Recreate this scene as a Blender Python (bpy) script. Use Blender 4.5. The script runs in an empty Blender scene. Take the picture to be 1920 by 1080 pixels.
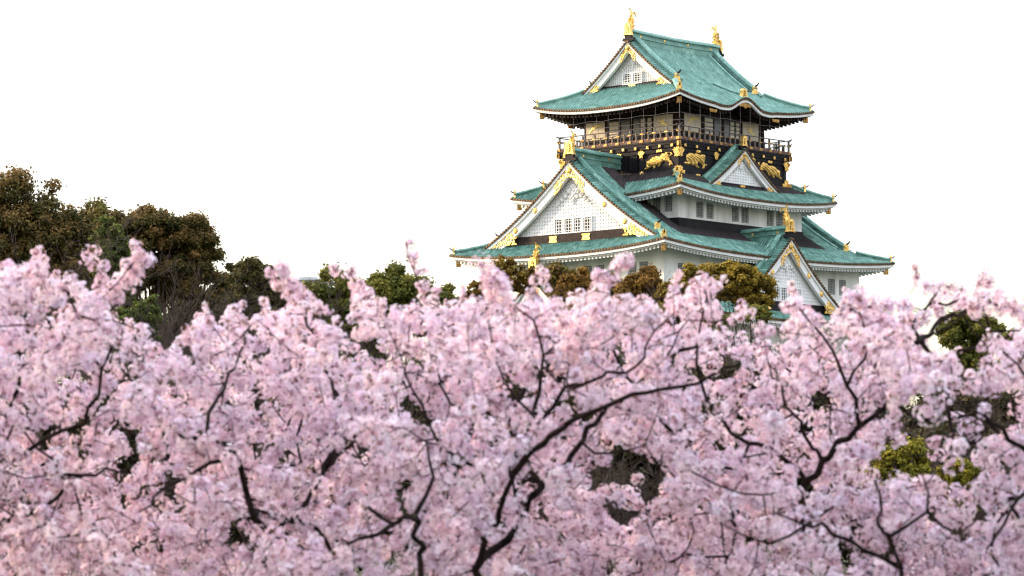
import bpy, math, random
import numpy as np

# ------------------------------------------------------------------ camera, sky, sun, exposure
R = math.radians
scene = bpy.context.scene
COL = scene.collection
EYE = 1.6                      # eye height of the photographer (m)
FPX, HOR = 6200.0, 1050.0      # focal length in pixels of a 1920 px wide frame; pixel row of the horizon
PITCH = math.atan((HOR - 540.0) / FPX)

cam_data = bpy.data.cameras.new("camera")
cam = bpy.data.objects.new("camera", cam_data)
COL.objects.link(cam)
cam.location = (0, 0, EYE)
cam.rotation_euler = (math.pi / 2 + PITCH, 0, 0)
cam_data.sensor_width = 36.0
cam_data.lens = FPX / 1920.0 * 36.0
cam_data.clip_start = 0.5
cam_data.clip_end = 6000.0
cam_data.dof.use_dof = True
cam_data.dof.focus_distance = 290.0
cam_data.dof.aperture_fstop = 6.8
scene.camera = cam

SUN_EL, SUN_AZ = R(14), R(-70)     # azimuth measured from +Y (view direction) towards +X
world = bpy.data.worlds.new("World")
scene.world = world
world.use_nodes = True
wn = world.node_tree
sky = wn.nodes.new("ShaderNodeTexSky")
sky.sky_type = 'NISHITA'
sky.sun_disc = False
sky.sun_elevation = SUN_EL
sky.sun_rotation = SUN_AZ
sky.air_density = 1.0
sky.dust_density = 4.0
sky.ozone_density = 1.0
bg = wn.nodes["Background"]
# thin bright overcast in front of the clear sky
mixw = wn.nodes.new("ShaderNodeMix")
mixw.data_type = 'RGBA'
mixw.inputs[0].default_value = 0.72
wn.links.new(sky.outputs[0], mixw.inputs[6])
# the overcast veil is brighter overhead than at the horizon
tcw = wn.nodes.new("ShaderNodeTexCoord")
sepw = wn.nodes.new("ShaderNodeSeparateXYZ")
wn.links.new(tcw.outputs["Generated"], sepw.inputs[0])
mrw = wn.nodes.new("ShaderNodeMapRange")
mrw.inputs[1].default_value = 0.0; mrw.inputs[2].default_value = 1.0
mrw.inputs[3].default_value = 0.80; mrw.inputs[4].default_value = 2.0
wn.links.new(sepw.outputs[2], mrw.inputs[0])
rmp = wn.nodes.new("ShaderNodeValToRGB")          # cream near the horizon, faintly blue overhead
rmp.color_ramp.elements[0].position, rmp.color_ramp.elements[0].color = 0.055, (1.0, 0.93, 0.70, 1)
rmp.color_ramp.elements[1].position, rmp.color_ramp.elements[1].color = 0.40, (0.84, 0.90, 1.0, 1)
e_ = rmp.color_ramp.elements.new(0.13); e_.color = (0.95, 0.94, 0.93, 1)
wn.links.new(sepw.outputs[2], rmp.inputs[0])
mul = wn.nodes.new("ShaderNodeMath"); mul.operation = 'MULTIPLY'; mul.inputs[1].default_value = 6.6
wn.links.new(mrw.outputs[0], mul.inputs[0])
scw = wn.nodes.new("ShaderNodeVectorMath"); scw.operation = 'SCALE'
wn.links.new(rmp.outputs[0], scw.inputs[0])
wn.links.new(mul.outputs[0], scw.inputs[3])
wn.links.new(scw.outputs[0], mixw.inputs[7])
wn.links.new(mixw.outputs[2], bg.inputs[0])
bg.inputs[1].default_value = 0.15

sun_d = bpy.data.lights.new("sun", 'SUN')
sun_d.energy = 3.6
sun_d.angle = R(4)
sun_d.color = (1.0, 0.75, 0.50)
sun = bpy.data.objects.new("sun", sun_d)
COL.objects.link(sun)
sd = np.array([math.sin(SUN_AZ) * math.cos(SUN_EL), math.cos(SUN_AZ) * math.cos(SUN_EL), math.sin(SUN_EL)])
from mathutils import Vector
sun.rotation_euler = Vector(sd).to_track_quat('Z', 'Y').to_euler()

scene.view_settings.view_transform = 'Standard'
scene.view_settings.look = 'None'
scene.view_settings.gamma = 1.0
scene.view_settings.exposure = 0.95
scene.render.engine = 'CYCLES'
scene.cycles.use_denoising = True
scene.cycles.pixel_filter_type = 'BLACKMAN_HARRIS'
scene.cycles.filter_width = 1.25
scene.cycles.max_bounces = 8

rng = np.random.default_rng(7)
random.seed(7)


# ------------------------------------------------------------------ helpers
def P(px, py, Y):
    """world point at distance Y along the view axis seen at photo pixel px, py (photo 1920x1080)"""
    X = (px - 960.0) / FPX
    U = (540.0 - py) / FPX
    c, s = math.cos(PITCH), math.sin(PITCH)
    d = np.array([X, c - U * s, s + U * c])
    return np.array([0, 0, EYE]) + d * (Y / d[1])


def nodes_of(m):
    m.use_nodes = True
    nt = m.node_tree
    return nt, nt.nodes["Principled BSDF"]


def mat_noise(name, c1, c2, scale=3.0, rough=0.6, metal=0.0, bump=0.0, bscale=30.0, detail=4, stretch=None, lo=0.35, hi=0.65, spec=0.3):
    m = bpy.data.materials.new(name)
    nt, b = nodes_of(m)
    tc = nt.nodes.new("ShaderNodeTexCoord")
    src = tc.outputs["Object"]
    if stretch:
        mp = nt.nodes.new("ShaderNodeMapping")
        mp.inputs["Scale"].default_value = stretch
        nt.links.new(src, mp.inputs[0])
        src = mp.outputs[0]
    n = nt.nodes.new("ShaderNodeTexNoise")
    n.inputs["Scale"].default_value = scale
    n.inputs["Detail"].default_value = detail
    nt.links.new(src, n.inputs[0])
    r = nt.nodes.new("ShaderNodeValToRGB")
    r.color_ramp.elements[0].position = lo
    r.color_ramp.elements[1].position = hi
    r.color_ramp.elements[0].color = (*c1, 1)
    r.color_ramp.elements[1].color = (*c2, 1)
    nt.links.new(n.outputs[0], r.inputs[0])
    nt.links.new(r.outputs[0], b.inputs["Base Color"])
    b.inputs["Roughness"].default_value = rough
    b.inputs["Metallic"].default_value = metal
    b.inputs["Specular IOR Level"].default_value = spec
    if bump:
        n2 = nt.nodes.new("ShaderNodeTexNoise")
        n2.inputs["Scale"].default_value = bscale
        n2.inputs["Detail"].default_value = 3
        nt.links.new(src, n2.inputs[0])
        bp = nt.nodes.new("ShaderNodeBump")
        bp.inputs["Strength"].default_value = bump
        bp.inputs["Distance"].default_value = 0.1
        nt.links.new(n2.outputs[0], bp.inputs["Height"])
        nt.links.new(bp.outputs[0], b.inputs["Normal"])
    return m


def mat_copper(name, stops, rough=0.55):
    """weathered copper tiles: per-tile random value plus large streaky noise"""
    m = bpy.data.materials.new(name)
    nt, b = nodes_of(m)
    at = nt.nodes.new("ShaderNodeAttribute")
    at.attribute_name = "tile"
    tc = nt.nodes.new("ShaderNodeTexCoord")
    n = nt.nodes.new("ShaderNodeTexNoise")
    n.inputs["Scale"].default_value = 0.9
    n.inputs["Detail"].default_value = 7
    n.inputs["Roughness"].default_value = 0.72
    nt.links.new(tc.outputs["Object"], n.inputs[0])
    n2 = nt.nodes.new("ShaderNodeTexNoise")
    n2.inputs["Scale"].default_value = 6.0
    n2.inputs["Detail"].default_value = 4
    nt.links.new(tc.outputs["Object"], n2.inputs[0])
    a = nt.nodes.new("ShaderNodeMath"); a.operation = 'MULTIPLY_ADD'
    nt.links.new(at.outputs["Fac"], a.inputs[0]); a.inputs[1].default_value = 0.30
    n0 = nt.nodes.new("ShaderNodeMath"); n0.operation = 'MULTIPLY_ADD'
    n0.inputs[1].default_value = 0.62; n0.inputs[2].default_value = 0.19
    nt.links.new(n.outputs[0], n0.inputs[0])
    nt.links.new(n0.outputs[0], a.inputs[2])
    a2 = nt.nodes.new("ShaderNodeMath"); a2.operation = 'MULTIPLY_ADD'
    nt.links.new(n2.outputs[0], a2.inputs[0]); a2.inputs[1].default_value = 0.35
    nt.links.new(a.outputs[0], a2.inputs[2])
    r = nt.nodes.new("ShaderNodeValToRGB")
    cr = r.color_ramp
    cr.elements[0].position, cr.elements[0].color = stops[0][0], (*stops[0][1], 1)
    cr.elements[1].position, cr.elements[1].color = stops[-1][0], (*stops[-1][1], 1)
    for p, c in stops[1:-1]:
        e = cr.elements.new(p); e.color = (*c, 1)
    nt.links.new(a2.outputs[0], r.inputs[0])
    nt.links.new(r.outputs[0], b.inputs["Base Color"])
    b.inputs["Roughness"].default_value = rough
    b.inputs["Specular IOR Level"].default_value = 0.25
    return m


def mat_leaf(name, transl=0.3, rough=0.7):
    """colour per leaf from the 'tint' attribute, partly translucent"""
    m = bpy.data.materials.new(name)
    nt, b = nodes_of(m)
    at = nt.nodes.new("ShaderNodeAttribute")
    at.attribute_name = "tint"
    nt.links.new(at.outputs["Color"], b.inputs["Base Color"])
    b.inputs["Roughness"].default_value = rough
    b.inputs["Specular IOR Level"].default_value = 0.12
    t = nt.nodes.new("ShaderNodeBsdfTranslucent")
    nt.links.new(at.outputs["Color"], t.inputs[0])
    mx = nt.nodes.new("ShaderNodeMixShader")
    mx.inputs[0].default_value = transl
    nt.links.new(b.outputs[0], mx.inputs[1])
    nt.links.new(t.outputs[0], mx.inputs[2])
    out = [x for x in nt.nodes if x.type == 'OUTPUT_MATERIAL'][0]
    nt.links.new(mx.outputs[0], out.inputs[0])
    return m


M = {}
M['copper'] = mat_copper('verdigris_copper', [(0.30, (0.030, 0.045, 0.040)), (0.50, (0.050, 0.125, 0.10)), (0.72, (0.15, 0.29, 0.245)), (0.95, (0.20, 0.365, 0.315)), (1.12, (0.28, 0.47, 0.40))])
M['copper_old'] = mat_copper('mottled_verdigris_copper', [(0.36, (0.024, 0.032, 0.028)), (0.55, (0.036, 0.09, 0.072)), (0.74, (0.105, 0.228, 0.19)), (0.94, (0.165, 0.32, 0.27)), (1.14, (0.25, 0.43, 0.36))])
M['copper_gutter'] = mat_copper('dull_gutter_copper', [(0.5, (0.022, 0.035, 0.034)), (0.8, (0.04, 0.075, 0.068)), (1.05, (0.07, 0.15, 0.13))])
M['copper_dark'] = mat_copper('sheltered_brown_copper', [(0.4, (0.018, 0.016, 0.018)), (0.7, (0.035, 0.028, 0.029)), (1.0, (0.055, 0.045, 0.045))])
M['white'] = mat_noise('white_plaster', (0.58, 0.56, 0.535), (0.83, 0.815, 0.79), 0.55, 0.75, bump=0.05, bscale=12, detail=9, stretch=(1.6, 1.6, 0.3), lo=.3, hi=.6)
M['white_paint'] = mat_noise('white_lacquer', (0.72, 0.72, 0.72), (0.82, 0.82, 0.82), 1.5, 0.5)
M['gold'] = mat_noise('gilded_metal', (0.62, 0.34, 0.06), (1.0, 0.70, 0.25), 5.0, 0.42, metal=0.7, bump=0.35, bscale=9, detail=5)
M['black'] = mat_noise('black_lacquer', (0.007, 0.006, 0.009), (0.015, 0.013, 0.016), 1.2, 0.55, detail=5, spec=0.12)
M['brown'] = mat_noise('dark_brown_timber', (0.020, 0.014, 0.013), (0.045, 0.031, 0.028), 2.0, 0.7, stretch=(1, 1, 3), spec=0.12)
M['redbrown'] = mat_noise('red_brown_timber', (0.085, 0.04, 0.035), (0.14, 0.07, 0.06), 2.0, 0.6)
M['bronze'] = mat_noise('bronze_tile_end', (0.04, 0.022, 0.012), (0.16, 0.085, 0.035), 3.0, 0.5, metal=0.3)
M['glass'] = mat_noise('dark_window_glass', (0.06, 0.065, 0.07), (0.13, 0.135, 0.14), 1.5, 0.3, spec=0.5)
M['dark_glass'] = mat_noise('black_window_opening', (0.015, 0.016, 0.018), (0.035, 0.036, 0.04), 1.5, 0.4, spec=0.4)
M['dull_gold'] = mat_noise('tarnished_gilding', (0.22, 0.11, 0.03), (0.62, 0.36, 0.10), 6.0, 0.45, metal=0.6, bump=0.4, bscale=12)
M['grille'] = mat_noise('grey_window_grille', (0.30, 0.30, 0.30), (0.42, 0.42, 0.41), 2.0, 0.6)
M['beige'] = mat_noise('beige_panel', (0.60, 0.53, 0.41), (0.70, 0.62, 0.49), 1.0, 0.6)
M['palegold'] = mat_noise('pale_gold_leaf', (0.80, 0.62, 0.16), (0.95, 0.78, 0.30), 6.0, 0.45, metal=0.2)
M['wire'] = mat_noise('grey_wire', (0.28, 0.25, 0.25), (0.36, 0.32, 0.32), 2.0, 0.6)
M['rail'] = mat_noise('weathered_rail_wood', (0.10, 0.085, 0.08), (0.19, 0.165, 0.155), 2.0, 0.45)
M['stone'] = mat_noise('granite_block', (0.18, 0.165, 0.145), (0.34, 0.31, 0.27), 0.7, 0.85, bump=0.8, bscale=1.2, detail=8)
M['bark'] = mat_noise('dark_cherry_bark', (0.008, 0.005, 0.005), (0.028, 0.018, 0.015), 18.0, 0.9, bump=0.6, bscale=60, spec=0.1)
M['bark_far'] = mat_noise('grey_brown_bark', (0.03, 0.022, 0.018), (0.075, 0.055, 0.045), 2.0, 0.9)
M['twig'] = mat_noise('bare_purple_grey_twig', (0.03, 0.021, 0.019), (0.075, 0.053, 0.048), 3.0, 0.9)
M['petal'] = mat_leaf('cherry_petal', 0.27, 0.7)
M['leaf'] = mat_leaf('broad_leaf', 0.22, 0.65)
M['ground'] = mat_noise('park_grass_and_soil', (0.035, 0.028, 0.016), (0.04, 0.045, 0.018), 0.35, 0.95, bump=0.4, bscale=6, detail=8)
M['pale_wall'] = mat_noise('pale_concrete', (0.40, 0.41, 0.43), (0.52, 0.53, 0.55), 0.5, 0.7)


class MB:
    """collects vertices and faces, then links them as one mesh object"""
    def __init__(self):
        self.v, self.f, self.t = [], [], []

    def add(self, verts, faces, tile=None):
        o = len(self.v)
        self.v.extend([tuple(map(float, p)) for p in verts])
        self.f.extend([tuple(i + o for i in fc) for fc in faces])
        self.t.extend(tile if tile is not None else [random.random() for _ in faces])

    def box(self, x0, x1, y0, y1, z0, z1, fn=None):
        c = [(x0, y0, z0), (x1, y0, z0), (x1, y1, z0), (x0, y1, z0), (x0, y0, z1), (x1, y0, z1), (x1, y1, z1), (x0, y1, z1)]
        if fn: c = [fn(*p) for p in c]
        self.add(c, [(0, 3, 2, 1), (4, 5, 6, 7), (0, 1, 5, 4), (1, 2, 6, 5), (2, 3, 7, 6), (3, 0, 4, 7)])

    def sweep(self, path, prof, cap=True, up=(0, 0, 1), scales=None, tilek=None):
        """sweep a closed (lateral, vertical) profile along a path"""
        path = [np.array(p, float) for p in path]
        n, k = len(path), len(prof)
        vs = []
        for i, p in enumerate(path):
            t = path[min(i + 1, n - 1)] - path[max(i - 1, 0)]
            t /= np.linalg.norm(t) + 1e-9
            lat = np.cross(t, up); l = np.linalg.norm(lat)
            lat = lat / l if l > 1e-6 else np.array([1, 0, 0.])
            w = np.cross(lat, t)
            s = scales[i] if scales is not None else 1.0
            for a, b in prof:
                vs.append(p + lat * a * s + w * b * s)
        fs = []
        for i in range(n - 1):
            for j in range(k):
                fs.append((i * k + j, i * k + (j + 1) % k, (i + 1) * k + (j + 1) % k, (i + 1) * k + j))
        if cap:
            fs.append(tuple(range(k))[::-1]); fs.append(tuple((n - 1) * k + j for j in range(k)))
        self.add(vs, fs)

    def tube(self, path, r, k=6, scales=None):
        self.sweep(path, [(r * math.cos(2 * math.pi * j / k), r * math.sin(2 * math.pi * j / k)) for j in range(k)], scales=scales)

    def prism(self, poly, o0, o1, fn):
        """polygon in (s,z) between depths o0 and o1; fn(s,o,z) maps to xyz"""
        n = len(poly)
        vs = [fn(s, o0, z) for s, z in poly] + [fn(s, o1, z) for s, z in poly]
        fs = [tuple(range(n))[::-1], tuple(range(n, 2 * n))] + [(i, (i + 1) % n, n + (i + 1) % n, n + i) for i in range(n)]
        self.add(vs, fs)

    def strip(self, top, bot, o0, o1, fn):
        """solid strip between two (s,z) polylines, from depth o0 to o1"""
        n = len(top)
        vs = []
        for (a, b) in zip(top, bot):
            vs += [fn(a[0], o1, a[1]), fn(b[0], o1, b[1]), fn(b[0], o0, b[1]), fn(a[0], o0, a[1])]
        fs = []
        for i in range(n - 1):
            for j in range(4):
                fs.append((i * 4 + j, i * 4 + (j + 1) % 4, (i + 1) * 4 + (j + 1) % 4, (i + 1) * 4 + j))
        fs += [(0, 3, 2, 1), tuple((n - 1) * 4 + j for j in range(4))]
        self.add(vs, fs)

    def build(self, name, mat, parent=None, smooth=False):
        me = bpy.data.meshes.new(name)
        me.from_pydata(self.v, [], self.f)
        at = me.attributes.new("tile", 'FLOAT', 'FACE')
        at.data.foreach_set("value", np.array(self.t, np.float32))
        me.materials.append(mat)
        if smooth:
            me.polygons.foreach_set("use_smooth", np.ones(len(self.f), bool))
        me.update()
        o = bpy.data.objects.new(name, me)
        COL.objects.link(o)
        if parent is not None:
            o.parent = parent
        return o


def quads_mesh(name, V, tint, mat, parent=None, k=4):
    """V (n,k,3) loose faces with per-face or per-vertex colours"""
    n = len(V)
    me = bpy.data.meshes.new(name)
    me.vertices.add(n * k); me.vertices.foreach_set("co", V.reshape(-1).astype(np.float32))
    me.loops.add(n * k); me.loops.foreach_set("vertex_index", np.arange(n * k, dtype=np.int32))
    me.polygons.add(n); me.polygons.foreach_set("loop_start", np.arange(0, n * k, k, dtype=np.int32))
    me.update(calc_edges=True)
    at = me.attributes.new("tint", 'FLOAT_COLOR', 'POINT')
    if tint.ndim == 2: tint = np.repeat(tint[:, None, :], k, 1)
    c = np.ones((n * k, 4), np.float32); c[:, :3] = tint.reshape(-1, 3)
    at.data.foreach_set("color", c.reshape(-1))
    me.materials.append(mat)
    o = bpy.data.objects.new(name, me)
    COL.objects.link(o)
    if parent is not None: o.parent = parent
    return o


def thing(name, label, cat, loc=(0, 0, 0), rz=0.0, group=None):
    o = bpy.data.objects.new(name, None)
    COL.objects.link(o)
    o.location = [float(c) for c in loc]; o.rotation_euler = (0, 0, rz)
    o['label'] = label; o['category'] = cat
    if group: o['group'] = group
    return o


def in_poly(poly, X, Y):
    inside = np.zeros(X.shape, bool)
    n = len(poly)
    for i in range(n):
        x1, y1 = poly[i]; x2, y2 = poly[(i + 1) % n]
        if y1 == y2: continue
        c = ((y1 > Y) != (y2 > Y)) & (X < (x2 - x1) * (Y - y1) / (y2 - y1) + x1)
        inside ^= c
    return inside


def relief(mb, polys, fn, o0, cell, rise, holes=None, slope=1.0, hr=None):
    """raised relief of 2D polygons (s,z): height grows from the outline inwards"""
    allp = np.array([p for q in polys for p in q])
    x0, y0 = allp.min(0) - cell * 2; x1, y1 = allp.max(0) + cell * 2
    nx, ny = int((x1 - x0) / cell) + 1, int((y1 - y0) / cell) + 1
    X, Y = np.meshgrid(x0 + np.arange(nx) * cell, y0 + np.arange(ny) * cell, indexing='ij')
    H = np.zeros((nx, ny)); mask = np.zeros((nx, ny), bool)
    for q in polys:
        m = in_poly(q, X, Y)
        if holes is not None:
            for hx, hy, r in holes: m &= (X - hx) ** 2 + (Y - hy) ** 2 > r * r
        d = np.zeros((nx, ny)); e = m.copy()
        while e.any():
            d += e * cell
            e2 = e.copy()
            e2[1:] &= e[:-1]; e2[:-1] &= e[1:]; e2[:, 1:] &= e[:, :-1]; e2[:, :-1] &= e[:, 1:]
            e = e2
        h = rise * (1 - np.exp(-slope * d / rise)) if rise > 0 else d
        H = np.maximum(H, np.where(m, h, 0)) + np.where(m & mask, 0.15 * h, 0)
        mask |= m
    if hr is not None: H = H * (1 + hr(X, Y))
    idx = -np.ones((nx, ny), int); vs = []; fs = []
    cells = mask[:-1, :-1] & mask[1:, :-1] & mask[1:, 1:] & mask[:-1, 1:]
    def vid(i, j):
        if idx[i, j] < 0:
            idx[i, j] = len(vs); vs.append(fn(X[i, j], o0 + H[i, j], Y[i, j]))
        return idx[i, j]
    for i, j in zip(*np.nonzero(cells)):
        fs.append((vid(i, j), vid(i + 1, j), vid(i + 1, j + 1), vid(i, j + 1)))
        for (di, dj, a, b) in ((-1, 0, (i, j + 1), (i, j)), (1, 0, (i + 1, j), (i + 1, j + 1)), (0, -1, (i, j), (i + 1, j)), (0, 1, (i + 1, j + 1), (i, j + 1))):
            ii, jj = i + di, j + dj
            if not (0 <= ii < nx - 1 and 0 <= jj < ny - 1 and cells[ii, jj]):
                p, q = len(vs), len(vs) + 1
                vs.append(fn(X[a], o0 - 0.03, Y[a])); vs.append(fn(X[b], o0 - 0.03, Y[b]))
                fs.append((vid(*a), vid(*b), q, p))
    mb.add(vs, fs)


# ------------------------------------------------------------------ ground
def ground_h(x, y):
    t = np.clip((np.asarray(y, float) - 190.0) / 70.0, 0, 1)
    return 5.0 * t * t * (3 - 2 * t)


def make_ground():
    xs = np.unique(np.concatenate([np.linspace(-3000, -200, 8), np.linspace(-200, 200, 60), np.linspace(200, 3000, 8)]))
    ys = np.unique(np.concatenate([np.linspace(-400, -20, 5), np.linspace(-20, 420, 90), np.linspace(420, 4000, 10)]))
    mb = MB()
    vs = []
    for y in ys:
        for x in xs:
            vs.append((x, y, float(ground_h(x, y)) + 0.06 * math.sin(x * 0.31) * math.sin(y * 0.23)))
    n = len(xs)
    fs = [(j * n + i, j * n + i + 1, (j + 1) * n + i + 1, (j + 1) * n + i) for j in range(len(ys) - 1) for i in range(n - 1)]
    mb.add(vs, fs)
    o = mb.build("ground", M['ground'], smooth=True)
    o['kind'] = 'structure'
    o['label'] = 'park grass and soil rising gently towards the castle'


make_ground()

# ------------------------------------------------------------------ castle
CX, CY, YAW, GZ = 14.846, 300.0, 0.83462, 5.0
castle = thing("castle_tower", "five tiered white castle keep with green copper roofs, gilded gables and a black top storey", "castle", (CX, CY, GZ), YAW)
ZOFF = EYE - GZ


def cpart(mb, name, mat, smooth=False):
    o = mb.build(name, mat, castle, smooth)
    o.location = (0, 0, ZOFF)
    return o


SIDES = ('-X', '-Y', '+X', '+Y')


def F(side, ctr=0.0):
    """(s, o, z) -> castle xyz; s runs to the right of someone facing that side, o outwards"""
    if side == '-X': return lambda s, o, z: (-o, -(s + ctr), z)
    if side == '+X': return lambda s, o, z: (o, s + ctr, z)
    if side == '-Y': return lambda s, o, z: (s + ctr, -o, z)
    return lambda s, o, z: (-(s + ctr), o, z)


class Roof:
    def __init__(s, A, B, z0, l, q, U, dm=5.0, kara=0.0, kw=2.7):
        s.A, s.B, s.z0, s.l, s.q, s.U, s.dm, s.kara, s.kw = A, B, z0, l, q, U, dm, kara, kw

    def half(s, side): return (s.A, s.B) if side[1] == 'Y' else (s.B, s.A)     # (along, outwards)

    def z(s, side, t, d):
        ha, _ = s.half(side)
        u = min(1.0, abs(t) / max(ha - d, 0.01))
        z = s.z0 + s.l * d + s.q * d * d + s.U * u ** 2.5 * max(0, 1 - d / s.dm) ** 2
        if s.kara and side[1] == 'Y':
            x = abs(t + 0.25 * (1 if side == '-Y' else -1)) / s.kw
            if x < 1: z += s.kara * (0.5 + 0.5 * math.cos(math.pi * x)) * max(0, 1 - d / 4.6)
            elif x < 1.6: z -= 0.06 * math.sin((x - 1) / 0.6 * math.pi) * max(0, 1 - d / 2)
        return z


RIB = [(-0.5, 0.0), (-0.27, 0.0), (-0.17, 0.75), (0.0, 1.0), (0.17, 0.75), (0.27, 0.0)]


def rib_columns(s0, s1, p, amp):
    n = max(1, round((s1 - s0) / p)); p = (s1 - s0) / n
    cols = []
    for k in range(n):
        c = s0 + (k + 0.5) * p
        for f, h in RIB: cols.append((c + f * p, h * amp, k))
    cols.append((s1, 0.0, n))
    return cols, [s0 + (k + 0.5) * p for k in range(n)]


def slope(roof, side, pieces, p, mb, mbd, dark=None, amp=0.14, step=0.45, hide=None):
    ha, ho = roof.half(side)
    fn = F(side)
    for s0, s1, dl in pieces:
        cols, _ = rib_columns(s0, s1, p, amp)
        dmax = max(dl(c[0]) for c in cols)
        nr = int(math.ceil(dmax / step))
        ids = {}; vs = []
        tl = {}
        F1, F2, T1, T2 = [], [], [], []
        pos = []
        for j in range(nr + 1):
            for i, (s, h, k) in enumerate(cols):
                d = min(j * step, dl(s))
                jit = 0.0
                pos.append((s, ho - d, roof.z(side, s, d) + h + (0.03 if j % 2 else 0.0)))
        n = len(cols)
        for j in range(nr):
            for i in range(n - 1):
                sm = (cols[i][0] + cols[i + 1][0]) / 2
                d0 = j * step
                if d0 >= max(dl(cols[i][0]), dl(cols[i + 1][0])) - 1e-4: continue
                dm_ = d0 + step / 2
                key = (cols[i][2], j)
                if key not in tl: tl[key] = random.random()
                q = (j * n + i, j * n + i + 1, (j + 1) * n + i + 1, (j + 1) * n + i)
                X, Y = (abs(sm), ho - dm_) if side[1] == 'Y' else (ho - dm_, abs(sm))
                if hide and X < hide[0] and Y < hide[1]: continue
                pan = i % 6 in (0, 5)          # flat pan tiles: shade between the round cover tiles put into their colour
                tv = tl[key] * .55 - .75 if pan else tl[key]
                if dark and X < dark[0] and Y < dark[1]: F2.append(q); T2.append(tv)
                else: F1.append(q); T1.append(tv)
        P3 = [fn(*q) for q in pos]
        if F1: mb.add(P3, F1, T1)
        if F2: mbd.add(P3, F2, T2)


def ring(roof, mb, prof, nu=40, sides=SIDES):
    """closed profile [(inset, dz)...] carried round the eaves"""
    for side in sides:
        ha, ho = roof.half(side); fn = F(side)
        k = len(prof); vs = []
        us = np.linspace(-1, 1, nu * 2 + 1)
        for u in us:
            for e, dz in prof:
                t = u * ha
                vs.append(fn(u * (ha - e), ho - e, roof.z(side, t, 0) + dz))
        fs = [(i * k + j, i * k + (j + 1) % k, (i + 1) * k + (j + 1) % k, (i + 1) * k + j) for i in range(len(us) - 1) for j in range(k)]
        mb.add(vs, fs)


def rafters(roof, mb, e0, over, dz, w, h, sp, rise=0.22):
    for side in SIDES:
        ha, ho = roof.half(side); fn = F(side)
        n = int((ha - e0) * 2 / sp)
        for i in range(n):
            t = -(ha - e0) + (i + 0.5) * (ha - e0) * 2 / n
            lim = ha - abs(t)              # stop at the hip
            e1 = min(over, max(e0 + 0.15, lim))
            z = roof.z(side, t, 0) + dz
            c = []
            for e in (e0, e1):
                for a, b in ((-w / 2, -h), (w / 2, -h), (w / 2, 0), (-w / 2, 0)):
                    c.append(fn(t + a, ho - e, z + b + rise * (e - e0)))
            mb.add(c, [(0, 1, 2, 3), (7, 6, 5, 4)] + [(j, 4 + j, 4 + (j + 1) % 4, (j + 1) % 4) for j in range(4)])


def eave_tiles(roof, mb, p, amp=0.085):
    for side in SIDES:
        ha, ho = roof.half(side); fn = F(side)
        _, cs = rib_columns(-ha, ha, p, amp)
        for c in cs:
            z = roof.z(side, c, 0)
            vs = []
            r = 0.105
            for o in (ho - 0.25, ho + 0.035):
                for a in range(6):
                    vs.append(fn(c + r * math.cos(a * math.pi / 3), o, z + 0.015 + r * math.sin(a * math.pi / 3)))
            mb.add(vs, [(11, 10, 9, 8, 7, 6)] + [(a, (a + 1) % 6, 6 + (a + 1) % 6, 6 + a) for a in range(6)])
    ring(roof, mb, [(0.0, 0.0), (0.0, -0.10), (0.2, -0.10), (0.2, 0.0)])


RIDGE = [(-0.15, -0.1), (0.15, -0.1), (0.17, 0.18), (0.24, 0.2), (0.24, 0.27), (0.13, 0.38), (-0.13, 0.38), (-0.24, 0.27), (-0.24, 0.2), (-0.17, 0.18)]


def hip_ridges(roof, part, copper, d1, orn=(0.35, 2.6)):
    for sx in (-1, 1):
        for sy in (-1, 1):
            path = []
            for d in np.linspace(0.30, d1, 14):
                path.append((sx * (roof.A - d), sy * (roof.B - d), roof.z('-Y', roof.A - d, d) + 0.05))
            mb = MB(); mb.sweep(path, RIDGE); mb.build('hip_ridge', M[copper], part)
            # gilded end tile and black upturned spur
            dirv = np.array([sx, sy, 0]) / math.sqrt(2); lat = np.array([-sy, sx, 0]) / math.sqrt(2)
            for d in orn:
                if d > d1: continue
                p0 = np.array((sx * (roof.A - d), sy * (roof.B - d), roof.z('-Y', roof.A - d, d) + (-0.05 if d < 1 else 0.1)))
                fn = lambda s, o, z, p0=p0, dirv=dirv, lat=lat: tuple(p0 + lat * s + dirv * o + np.array([0, 0, z]))
                k = 0.72 if d < 1 else 0.9
                mbg, mbk = MB(), MB()
                mbg.prism([(-0.42 * k, 0), (0.42 * k, 0), (0.33 * k, 0.16), (0.26 * k, 0.3), (0.26 * k, 0.62), (0.12 * k, 0.74), (-0.12 * k, 0.74), (-0.26 * k, 0.62), (-0.26 * k, 0.3), (-0.33 * k, 0.16)], 0.0, 0.16, fn)
                pts = [p0 + dirv * a + np.array([0, 0, b]) for a, b in ((-0.5, 0.38), (0.05, 0.44), (0.3, 0.52), (0.45, 0.68))]
                mbk.tube(pts, 0.075, 6, scales=[1, 1, .8, .5])
                mbg.build('hip_end_tile', M['gold'], part); mbk.build('hip_spur', M['black'], part)


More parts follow.
